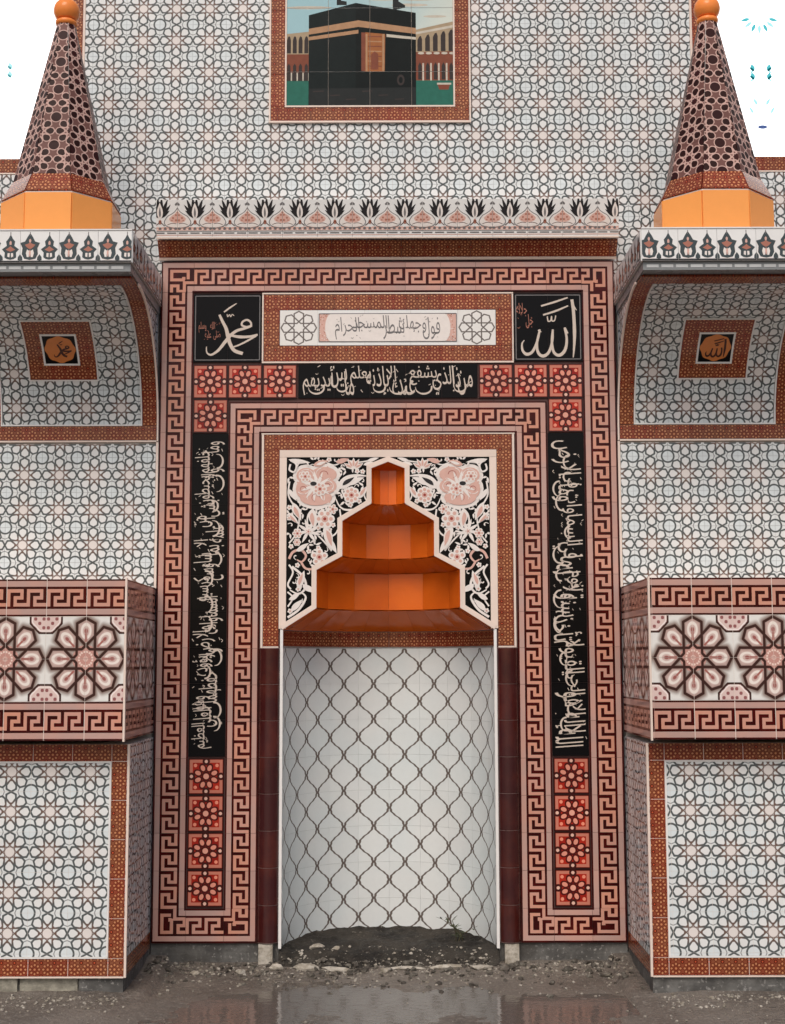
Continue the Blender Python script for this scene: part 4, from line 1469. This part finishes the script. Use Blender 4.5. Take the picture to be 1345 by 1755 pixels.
for s, side in ((-1, 'left'), (1, 'right')):
    mn = lambda a_, b_: tuple(sorted((s * a_, s * b_)))
    # ---- pier
    pier = thing('tiled_pier', f'tiled pier on the {side} of the niche with rosette band and red bordered dado', 'pier', (s * 1.45, -.26, 0), 'piers beside the niche')
    x0, x1 = mn(PIN + .009, POUT)
    box('backing', pier, x0, x1, BY, WY, .0, 2.86, 'grout')
    box('dado_core', pier, x0, x1, PY + .0012, BY - .001, .0885, .947, 'joint_white')
    # dado front
    DF = frame((0, PY + .008, 0), (1, 0, 0), (0, 0, 1))
    fx0, fx1 = mn(PIN + .006, POUT)
    ix0, ix1 = mn(PIN + .070, POUT)
    DZ0, DZ1, bw = .088, .948, .065
    for z0 in (DZ0, DZ1 - bw):
        field('red_border_tile', pier, DF, fx0, fx1, z0, z0 + bw, .15, bw, 'red_border_print', per=(3, 1.3), ox=s * (PIN + .006 + .06), gap=.0022)
    bx0, bx1 = mn(PIN + .006, PIN + .066)
    field('red_border_tile', pier, DF, bx0, bx1, DZ0 + bw, DZ1 - bw, .06, .146, 'red_border_print', per=(3, 1.2), rot=1, gap=.0022)
    field('wall_tile', pier, DF, *mn(PIN + .073, POUT), DZ0 + bw + .006, DZ1 - bw - .006, .15, .15, 'wall_tile_print', ox=(-1.207 if s < 0 else 1.221), oz=.020)
    for z0 in (DZ0 + bw, DZ1 - bw - .006, ):
        strip('cream_trim', pier, DF, *mn(PIN + .067, POUT), z0, z0 + .0055, 'white_trim')
    strip('cream_trim', pier, DF, *mn(PIN + .0665, PIN + .0725), DZ0 + bw + .006, DZ1 - bw - .0065, 'white_trim')
    strip('corner_trim', pier, DF, *mn(PIN - .003, PIN + .0055), DZ0 - .004, DZ1, 'cream_trim')
    strip('cream_trim', pier, DF, fx0, fx1, DZ0 - .006, DZ0 - .0005, 'cream_trim')
    # dado side toward the niche
    SF = frame((s * (PIN + .008), 0, 0), (0, -s, 0), (0, 0, 1))
    ya, yb = (-.52, .0) if s < 0 else (.0, .52)
    field('wall_tile', pier, SF, ya, yb, DZ0 + bw + .001, DZ1, .15, .15, 'wall_tile_print', ox=ya, oz=.092)
    field('red_border_tile', pier, SF, ya, yb, DZ0, DZ0 + bw, .15, bw, 'red_border_print', per=(3, 1.3))
    # rosette band with two greek key rows, standing a little proud
    ZB = (.966, 1.112, 1.430, 1.572)
    box('band_core', pier, *mn(PIN + .008, POUT), BYF + .0012, BY - .002, ZB[0] + .001, ZB[3] - .001, 'joint_white')
    QF = frame((0, BYF + .008, 0), (1, 0, 0), (0, 0, 1))
    bx0, bx1 = mn(PIN + .005, POUT)
    for z0, z1 in ((ZB[0], ZB[1]), (ZB[2], ZB[3])):
        field('greek_key_tile', pier, QF, bx0, bx1, z0, z1, .1515, z1 - z0, 'greek_key_print', ox=(-1.135 if s < 0 else 1.148), gap=.0026)
    field('rosette_tile', pier, QF, bx0, bx1, ZB[1], ZB[2], .1515, (ZB[2] - ZB[1]) / 2, 'rosette_print', ox=(-1.2865 if s < 0 else .9965), gap=.0014, per=(.5, .5))
    strip('corner_trim', pier, QF, *mn(PIN - .003, PIN + .0045), ZB[0] - .003, ZB[3] + .004, 'cream_trim')
    ya, yb = (-.632, .0) if s < 0 else (.0, .632)
    for z0, z1 in ((ZB[0], ZB[1]), (ZB[2], ZB[3])):
        field('greek_key_tile', pier, SF, ya, yb, z0, z1, .158, z1 - z0, 'greek_key_print', ox=ya)
    field('rosette_tile', pier, SF, ya, yb, ZB[1], ZB[2], .158, (ZB[2] - ZB[1]) / 2, 'rosette_print', ox=ya, per=(.5, .5))
    # wall of the pier between band and corbel
    field('wall_tile', pier, FRONT, *mn(PIN + .008, POUT), 1.50, 2.19, .15, .15, 'wall_tile_print', ox=(-1.480 if s < 0 else 1.196), oz=1.680)
    strip('corner_trim', pier, FRONT, *mn(PIN - .003, PIN + .007), 1.57, 2.196, 'cream_trim')
    # plinth
    if s < 0:
        xs = [-.992, -1.165, -1.39, -1.615, -1.84, -2.02]
        for k in range(5):
            box('plinth_block', pier, xs[k + 1] + .004, xs[k] - .004, PY + .014 + .008 * (k % 2), PY + .2, -.03, .080, 'damp_concrete' if k == 0 else 'pale_block')
        box('plinth', pier, -2.02, -.994, PY + .03, BY - .001, -.03, .084, 'damp_concrete')
    else:
        box('plinth', pier, .992, 2.02, PY + .010, BY - .001, -.03, .084, 'damp_concrete')

    # ---- corbel
    cb = thing('corbel_shelf', f'curved tiled corbel carrying the {side} turret', 'corbel', (s * 1.36, -.3, 2.19), 'corbels under the turrets')
    ZC, RC, S0 = 2.25, .50, .052
    def cav(t_):
        if t_ < S0:
            return (0, 2.198 + t_)
        f_ = (t_ - S0) / RC
        if f_ < math.pi / 2:
            return (-(RC - RC * math.cos(f_)), ZC + RC * math.sin(f_))
        return (-RC - (t_ - S0 - RC * math.pi / 2), ZC + RC)
    SC_ = lambda x, t_: (x, cav(t_)[0] + .004, cav(t_)[1] + .002)
    CX0, CX1 = PIN + .006, 1.726
    LX1 = 1.76
    arc = S0 + RC * math.pi / 2
    pf = [cav(arc * k / 24) for k in range(25)] + [(-.645, 2.754), (-.645, 2.90), (WY, 2.90), (WY, 2.198)]
    prism('body', cb, [(y + .006 if y > -.6 and y < .1 else y, z + .004) for y, z in pf], 'X', *mn(CX0 + .006, CX1), 'grout')
    def crow(name, xa, xb, ta, tb, tl, mat, uvf, nmax=.152, xstep=.15, ox=None, t=.006):
        ox = xa if ox is None else ox
        i0, i1 = math.floor((xa - ox) / xstep + 1e-6), math.ceil((xb - ox) / xstep - 1e-6)
        j = ta
        while j < tb - .004:
            j1 = min(tb, j + tl)
            for i in range(i0, i1):
                a0, a1 = max(xa, ox + i * xstep), min(xb, ox + (i + 1) * xstep)
                if a1 - a0 > .004:
                    patch(name, cb, SC_, a0 + .0007, a1 - .0007, j + .0007, j1 - .0007, mat, nu=1, nv=5, uv=uvf, t=t)
            j = j1
    T0, T1 = .066, .840
    ix0, ix1 = mn(CX0 + .062, CX1 - .066)
    med = (s * 1.3825 - .1425, s * 1.3825 + .1425, .270, .555)
    crow('wall_tile', ix0 + .007, ix1 - .007, T0 + .007, T1, .15, 'wall_tile_print', lambda x, t_: ((x - (-1.368 if s < 0 else 1.204)) / .15, (t_ - .07) / .15), ox=(-1.368 if s < 0 else 1.204))
    crow('red_border_tile', *mn(CX0, CX1), 0.004, T0, .07, 'red_border_print', lambda x, t_: (x * 20, t_ / .066 * 1.3))
    crow('red_border_tile', *mn(CX0, CX1), T1 + .001, T1 + .10, .1, 'red_border_print', lambda x, t_: (x * 20, (t_ - T1) / .066 * 1.3))
    for a0, a1 in (mn(CX0, CX0 + .062), mn(CX1 - .066, CX1)):
        crow('red_border_tile', a0, a1, T0 + .001, T1, .155, 'red_border_print', lambda x, t_: (t_ * 20, (x - a0) / .066 * 1.3))
    for a0, a1, t0, t1 in ((ix0, ix1, T0 + .001, T0 + .007), (ix0, ix0 + .006, T0 + .007, T1), (ix1 - .006, ix1, T0 + .007, T1)):
        patch('cream_trim', cb, SC_, a0, a1, t0, t1, 'white_trim', nu=1, nv=1 if t1 - t0 < .1 else 20, t=.010)
    patch('cream_trim', cb, SC_, *mn(CX0 - .008, CX0 - .001), .0, arc, 'cream_trim', nu=1, nv=24, t=.008)
    patch('cream_trim', cb, SC_, *mn(CX0, CX1), -.004, .003, 'cream_trim', t=.010)
    # framed medallion
    mx0, mx1, t0, t1 = med
    W_ = .070
    fr_t = .013
    for a0, a1, c0, c1, hz in ((mx0, mx1, t0, t0 + W_, 1), (mx0, mx1, t1 - W_, t1, 1), (mx0, mx0 + W_, t0 + W_, t1 - W_, 0), (mx1 - W_, mx1, t0 + W_, t1 - W_, 0)):
        patch('medallion_border', cb, SC_, a0 + .0005, a1 - .0005, c0 + .0005, c1 - .0005, 'red_border_print', nu=1, nv=6, uv=(lambda x, t_: ((x - mx0) * 20, (t_ - t0) / .07 * 1.35)) if hz else (lambda x, t_: ((t_ - t0) * 20, (x - mx0) / .07 * 1.35)), t=fr_t)
    q0, q1, r0, r1 = mx0 + W_, mx1 - W_, t0 + W_, t1 - W_
    mt = patch('medallion_tile', cb, SC_, q0, q1, r0, r1, 'black_glaze', nu=1, nv=6, t=fr_t)
    mt['label'] = 'small black tile with an orange calligraphic roundel'
    for a0, a1, c0, c1 in ((mx0 - .007, mx1 + .007, t0 - .007, t0 - .0005), (mx0 - .007, mx1 + .007, t1 + .0005, t1 + .007), (mx0 - .007, mx0 - .0005, t0, t1), (mx1 + .0005, mx1 + .007, t0, t1)):
        patch('medallion_trim', cb, SC_, a0, a1, c0, c1, 'white_trim', nu=1, nv=8, t=fr_t - .002)
    for a0, a1, c0, c1 in ((q0 - .004, q1 + .004, r0 - .004, r0 + .004), (q0 - .004, q1 + .004, r1 - .004, r1 + .004), (q0 - .004, q0 + .004, r0 + .004, r1 - .004), (q1 - .004, q1 + .004, r0 + .004, r1 - .004)):
        patch('medallion_trim', cb, SC_, a0, a1, c0, c1, 'white_trim', nu=1, nv=6, t=fr_t + .003)
    P = Print()
    mcx, mct = (q0 + q1) / 2, (r0 + r1) / 2
    P.add([(mcx + (.064 + .0025 * math.cos(8 * k * math.pi / 24)) * math.cos(k * math.pi / 24), mct + (.064 + .0025 * math.cos(8 * k * math.pi / 24)) * math.sin(k * math.pi / 24)) for k in range(48)], 'ink_orange', 1)
    def on_cav(x, t_, h):
        e_ = 1e-4
        p0 = Vector(SC_(x, t_))
        d = Vector(SC_(x, t_ + e_)) - Vector(SC_(x, t_ - e_))
        n = Vector((1, 0, 0)).cross(d).normalized()
        return tuple(p0 + n * h)
    # roundel is subdivided so that it follows the curve
    items = []
    for p, m, l in P.items:
        if m == 'ink_orange':
            for k in range(20):
                q = clip(p, q0, q1, r0 + (r1 - r0) * k / 20, r0 + (r1 - r0) * (k + 1) / 20)
                if q:
                    items.append((q, m, l))
        else:
            items.append((p, m, l))
    P.items = items
    obj('roundel', P.build('roundel', None, on_cav, base=fr_t + .0004), mt)
    P = Print()
    (word_muhammad if s < 0 else word_allah)(P, mcx + (.004 if s < 0 else 0), mct + (.004 if s < 0 else 0), .098, 'ink_brown')
    obj('lettering', P.build('lettering', None, on_cav, base=fr_t + .0012), mt)
    # cheek toward the niche
    ck = [(y + .004, z) for y, z in (cav(arc * k / 24) for k in range(25))] + [(-.64, 2.752), (-.64, 2.79), (0.004, 2.79)]
    vs = [(s * (CX0 + (.003 if True else 0)), y, z) for y, z in ck]
    f_ = tuple(range(len(vs)))
    if s < 0:
        f_ = f_[::-1]
    me = mesh('cheek', vs, [f_], 'wall_tile_print', [((-y * -s) / .15 if s < 0 else -y / .15, (z - 2.2) / .15) for y, z in ck])
    obj('cheek', me, cb)
    # lip with palmettes
    LY, LZ = -.6726, 2.790
    box('lip_core', cb, *mn(PIN + .001, LX1), LY + .008, WY - .001, LZ + .0, 2.915, 'white_trim')
    LF = frame((0, LY + .008, LZ), (1, 0, 0), (0, 0, 1))
    lx0, lx1 = mn(PIN - .004, LX1)
    lip_row(cb, LF, lx0, lx1, (-2.012 if s < 0 else .9725))
    LS = frame((s * (PIN + .001), 0, LZ), (0, -s, 0), (0, 0, 1))
    ya, yb = (LY + .008, -.001) if s < 0 else (.001, -LY - .008)
    lip_row(cb, LS, ya, yb, ya - .02)
    box('lip_moulding', cb, *mn(PIN + .002, LX1), LY + .014, -.002, 2.7565, LZ - .001, 'grey_trim')
    for k in range(13):
        a0 = lx0 + .02 + .0565 * k
        if a0 + .05 < lx1:
            box('moulding_inlay', cb, a0, a0 + .046, LY + .0125, LY + .02, 2.766, 2.778, 'moulding_white')
    strip('top_trim', cb, LF, lx0, lx1, .1255, .1305, 'white_trim')

    # ---- turret
    tu = thing('turret', f'brown tiled octagonal cone with orange drum and ball on the {side} corbel', 'turret', (s * 1.337, -.34, 2.915), 'turrets on the corbels')
    TX, TY = s * 1.337, -.34
    def octa(prof):
        def S(k):
            def F(u_, t_):
                r = prof[0][0] + (prof[1][0] - prof[0][0]) * t_
                z = prof[0][1] + (prof[1][1] - prof[0][1]) * t_
                a0, a1 = math.radians(-22.5 + 45 * k), math.radians(22.5 + 45 * k)
                xa, ya_ = math.sin(a0), -math.cos(a0)
                xb, yb_ = math.sin(a1), -math.cos(a1)
                return (TX + r * (xa + (xb - xa) * u_), TY + r * (ya_ + (yb_ - ya_) * u_), z)
            return F
        return S
    def octa_core(name, prof, mat):
        vs, fs = [], []
        for r, z in prof:
            for k in range(8):
                a_ = math.radians(-22.5 + 45 * k)
                vs.append((TX + r * math.sin(a_), TY - r * math.cos(a_), z))
        for j in range(len(prof) - 1):
            for k in range(8):
                fs.append((j * 8 + k, j * 8 + (k + 1) % 8, j * 8 + 8 + (k + 1) % 8, j * 8 + 8 + k))
        fs.append(tuple(range(len(vs) - 8, len(vs))))
        obj(name, mesh(name, vs, fs, mat), tu)
    R0, R1, R2, R3 = .240, .240, .197, .036
    Z0, Z1, Z2, Z3 = 2.9165, 3.112, 3.197, 3.905
    octa_core('core', [(R0 - .003, Z0), (R1 - .003, Z1), (R2 - .004, Z2), (R3, Z3)], 'white_trim')
    rows = 5
    for k in range(8):
        patch('drum_tile', tu, octa([(R0, Z0), (R1, Z1 - .004)])(k), .006, .994, .004, .99, 'light_orange_glaze', t=.004)
        patch('red_band_tile', tu, octa([(R1, Z1 + .002), (R2, Z2)])(k), .006, .994, .01, .97, 'red_border_print', uv=lambda u_, t_: (u_ * 3.4, t_ * 1.6), t=.004)
        for j in range(rows):
            ra, rb = R2 + (R3 - R2) * j / rows, R2 + (R3 - R2) * (j + 1) / rows
            za, zb = Z2 + (Z3 - Z2) * j / rows, Z2 + (Z3 - Z2) * (j + 1) / rows
            F = octa([(ra - .002, za), (rb - .002, zb)])(k)
            wdt = lambda t_: (ra + (rb - ra) * t_) * .765
            vs, fs, us, sm = patch_data(F, .004, .996, .003, .997, 2, 5, lambda u_, t_: ((u_ - .5) * wdt(t_) / .128 + .5 * k, (za + (zb - za) * t_ - Z2) / .128 + .13 * k), .004)
            obj('cone_tile', mesh('cone_tile', vs, fs, 'cone_tile_print', us), tu)
    # ball finial with collar
    pr = [(.030, Z3 - .012), (.044, Z3 - .004), (.046, Z3 + .010), (.036, Z3 + .018)]
    bc, br = Z3 + .058, .055
    pr += [(br * math.cos(a_), bc + br * math.sin(a_)) for a_ in [math.radians(-52 + 142 * k / 12) for k in range(13)]]
    vs, fs = [], []
    NB = 24
    for r, z in pr:
        for k in range(NB):
            a_ = 2 * math.pi * k / NB
            vs.append((TX + r * math.cos(a_), TY + r * math.sin(a_), z))
    for j in range(len(pr) - 1):
        for k in range(NB):
            fs.append((j * NB + k, j * NB + (k + 1) % NB, (j + 1) * NB + (k + 1) % NB, (j + 1) * NB + k))
    obj('ball_finial', mesh('ball_finial', vs, fs, 'ball_glaze', smooth=True), tu)

# ================================================================ FOOT OF THE NICHE: earth, rubble, weed
def niche_h(x, y):
    rr = math.hypot(x, max(0, y))
    return .070 + .03 * math.exp(-(NR - rr) / .05) * .7 + .014 * fbm(x, y, 5, 4, 5.5) + .006 * fbm(x, y, 22, 3, 2.2) - (.055 * math.exp(-max(0, y + .05) / .04))
vs, fs = [], []
NA, NRR = 60, 26
for j in range(NRR + 1):
    for i in range(NA + 1):
        f_ = i / NA
        x = -(NR + .002) + 2 * (NR + .002) * f_
        ymax = math.sqrt(max(0, (NR + .004) ** 2 - x * x))
        y = -.05 + (ymax + .05) * j / NRR
        vs.append((x, y, niche_h(x, y)))
for j in range(NRR):
    for i in range(NA):
        q = j * (NA + 1) + i
        fs.append((q, q + 1, q + NA + 2, q + NA + 1))
def earth(b):
    c = b.mix(b.step(b.noise(8, 5, .65), .35, .65), (.013, .011, .009), (.042, .036, .029))
    return b.mix(b.step(b.noise(60, 4, .7), .60, .70), c, (.17, .155, .13))
material('dark_earth', earth, .7, 1.0, vary=0, bump_scale=45)
tag(obj('niche_earth', mesh('niche_earth', vs, fs, 'dark_earth', smooth=True)), 'dark damp earth filling the floor of the niche', 'earth', kind='stuff')

def stone_mesh(name, seed, mat, sq=(1, 1, 1), sub=2):
    import bmesh
    bm = bmesh.new()
    bmesh.ops.create_icosphere(bm, subdivisions=sub, radius=1)
    for v in bm.verts:
        d = v.co.normalized()
        r = 1 + .35 * noise.noise(d * 1.3 + Vector((seed * 3.1, seed, 0))) + .16 * noise.noise(d * 3.4 + Vector((seed, 7, seed)))
        # knock flats onto it so that it reads as a broken piece
        for k in range(4):
            nn = Vector((math.sin(seed * 2.3 + k * 1.9), math.cos(seed * 1.7 + k * 2.7), math.sin(k * 3.3 + seed))).normalized()
            p = d.dot(nn) * r
            if p > .62:
                r *= .62 / p
        v.co = Vector((d.x * r * sq[0], d.y * r * sq[1], d.z * r * sq[2]))
    me = bpy.data.meshes.new(name)
    bm.to_mesh(me)
    bm.free()
    me.materials.append(MATS[mat])
    return me
material('dark_stone', lambda b: b.mix(b.step(b.noise(25, 5), .4, .65), (.07, .06, .05), (.16, .145, .12)), .6, .5, vary=.3, bump_scale=60)
RUB = [(-.455, -.075, .028, 1.3, 'pale mortar lump at the foot of the left column'), (-.335, -.060, .030, 1.7, 'pale mortar lump lying on the sill left of the middle of the niche'),
       (-.21, -.062, .019, 4.2, 'long pale mortar slab lying along the front of the niche floor'), (-.10, -.085, .020, 1.0, 'small grey stone near the middle of the niche front'),
       (-.012, -.088, .022, 1.1, 'round whitish stone in the middle of the niche front'), (.075, -.060, .018, 5.0, 'flat pale slab right of the middle of the niche front'),
       (.235, -.060, .019, 4.4, 'flat pale slab toward the right column'), (.375, -.072, .022, 2.4, 'brownish lump of rubble left of the right column foot'),
       (.470, -.085, .024, 1.0, 'jagged stone at the foot of the right column'), (-.60, -.10, .020, 1.2, 'pale lump of rubble under the left key border'),
       (-.78, -.12, .018, 1.2, 'small pale lump of rubble near the left pier'), (.72, -.10, .022, 1.2, 'grey lump of rubble under the right key border'),
       (.87, -.16, .024, 1.2, 'grey lump of rubble in the corner of the right pier'), (-.22, .06, .016, 1.2, 'whitish crumb on the dark earth at the left of the niche'),
       (-.30, .10, .022, 1.6, 'greenish lump on the dark earth at the left back of the niche'), (.09, .02, .010, 1.0, 'small white pebble on the dark earth right of the middle')]
for i, (x, y, r, lng, lab) in enumerate(RUB):
    me = stone_mesh('rubble_stone', i * 1.37 + .4, 'plaster_lump' if i not in (3, 8, 11, 12) else 'dark_stone', (lng, .9, .62))
    h = niche_h(x, y) if y > -.05 and abs(x) < .44 else ground_h(x, y)
    o = obj('rubble_stone', me, None, Matrix.Translation((x, y, h + r * .22)) @ Matrix.Rotation(random.uniform(-.5, .5) / lng, 4, 'Z') @ Matrix.Scale(r, 4))
    tag(o, lab, 'stone', 'broken rubble along the foot of the wall')
# gravel too small to pick apart
R = random.Random(11)
protos = []
for k in range(7):
    me = stone_mesh('g', k * 2.1 + 9, 'dark_stone', (1.2, 1, .7), 1)
    protos.append(([v.co.copy() for v in me.vertices], [tuple(p.vertices) for p in me.polygons]))
    bpy.data.meshes.remove(me)
def gravel(name, label, n, mat, place, rmin, rmax):
    vs, fs = [], []
    for _ in range(n):
        x, y = place()
        r = rmin + (rmax - rmin) * R.random() ** 2.5
        V2, F2 = R.choice(protos)
        an = R.uniform(0, 6.28)
        c, sn = math.cos(an), math.sin(an)
        h = (niche_h(x, y) if (y > -.05 and abs(x) < .44) else ground_h(x, y)) + r * .25
        n0 = len(vs)
        for v in V2:
            vs.append((x + r * (c * v.x - sn * v.y), y + r * (sn * v.x + c * v.y), h + r * v.z))
        for f in F2:
            fs.append(tuple(n0 + q for q in f))
    tag(obj(name, mesh(name, vs, fs, mat)), label, 'gravel', kind='stuff')
def near_wall():
    while True:
        x = R.uniform(-.97, .97)
        y = -.02 - R.expovariate(11)
        if y > -.5:
            return x, y
def along_piers():
    x = R.choice((-1, 1)) * R.uniform(1.0, 1.8)
    return x, -.54 - R.expovariate(16)
def open_ground():
    return R.uniform(-1.6, 1.6), R.uniform(-1.5, -.1)
gravel('gravel', 'pale mortar crumbs and grit along the foot of the niche wall', 1300, 'plaster_lump', near_wall, .0015, .009)
gravel('gravel', 'dark pebbles and grit along the foot of the niche wall', 600, 'dark_stone', near_wall, .003, .017)
gravel('gravel', 'grit along the plinths of the two piers', 700, 'plaster_lump', along_piers, .0015, .009)
gravel('gravel', 'pale crumbs scattered over the wet mud', 340, 'plaster_lump', open_ground, .0012, .008)
gravel('gravel', 'crumbs on the dark earth inside the niche', 110, 'plaster_lump', lambda: (R.uniform(-.40, .40), R.uniform(-.05, .12)), .002, .010)

# weed in the niche
material('weed_leaf', (.07, .085, .045), .6, 0, vary=.2)
material('weed_stem', (.10, .085, .05), .7, 0, vary=.1)
weed = thing('weed', 'thin dry weed growing at the right back of the niche', 'plant', (.30, .22, .06))
R = random.Random(21)
for k in range(6):
    bx, by = .30 + R.uniform(-.02, .02), .22 + R.uniform(-.02, .02)
    H = R.uniform(.07, .15)
    lx, ly = R.uniform(-.10, .07), R.uniform(-.05, .03)
    pts = [Vector((bx + lx * t_ * t_, by + ly * t_, .06 + H * (t_ - .15 * t_ * t_))) for t_ in (0, .33, .66, 1)]
    vs, fs = [], []
    for p in pts:
        for j in range(5):
            a_ = j * 2 * math.pi / 5
            vs.append((p.x + .0016 * math.cos(a_), p.y + .0016 * math.sin(a_), p.z))
    for q in range(3):
        for j in range(5):
            fs.append((q * 5 + j, q * 5 + (j + 1) % 5, q * 5 + 5 + (j + 1) % 5, q * 5 + 5 + j))
    st = obj('stem', mesh('stem', vs, fs, 'weed_stem'), weed)
    for p in pts[1:]:
        for _ in range(2):
            an, el = R.uniform(0, 6.28), R.uniform(-.2, .7)
            d = Vector((math.cos(an) * math.cos(el), math.sin(an) * math.cos(el), math.sin(el)))
            sd_ = d.cross(Vector((0, 0, 1))).normalized()
            L, W = R.uniform(.02, .035), .005
            q = [p, p + d * L * .45 + sd_ * W, p + d * L, p + d * L * .45 - sd_ * W]
            q2 = [v + Vector((0, 0, -.0008)) for v in q]
            obj('leaf', mesh('leaf', q + q2, [(0, 1, 2, 3), (7, 6, 5, 4), (0, 4, 5, 1), (1, 5, 6, 2), (2, 6, 7, 3), (3, 7, 4, 0)], 'weed_leaf'), st)
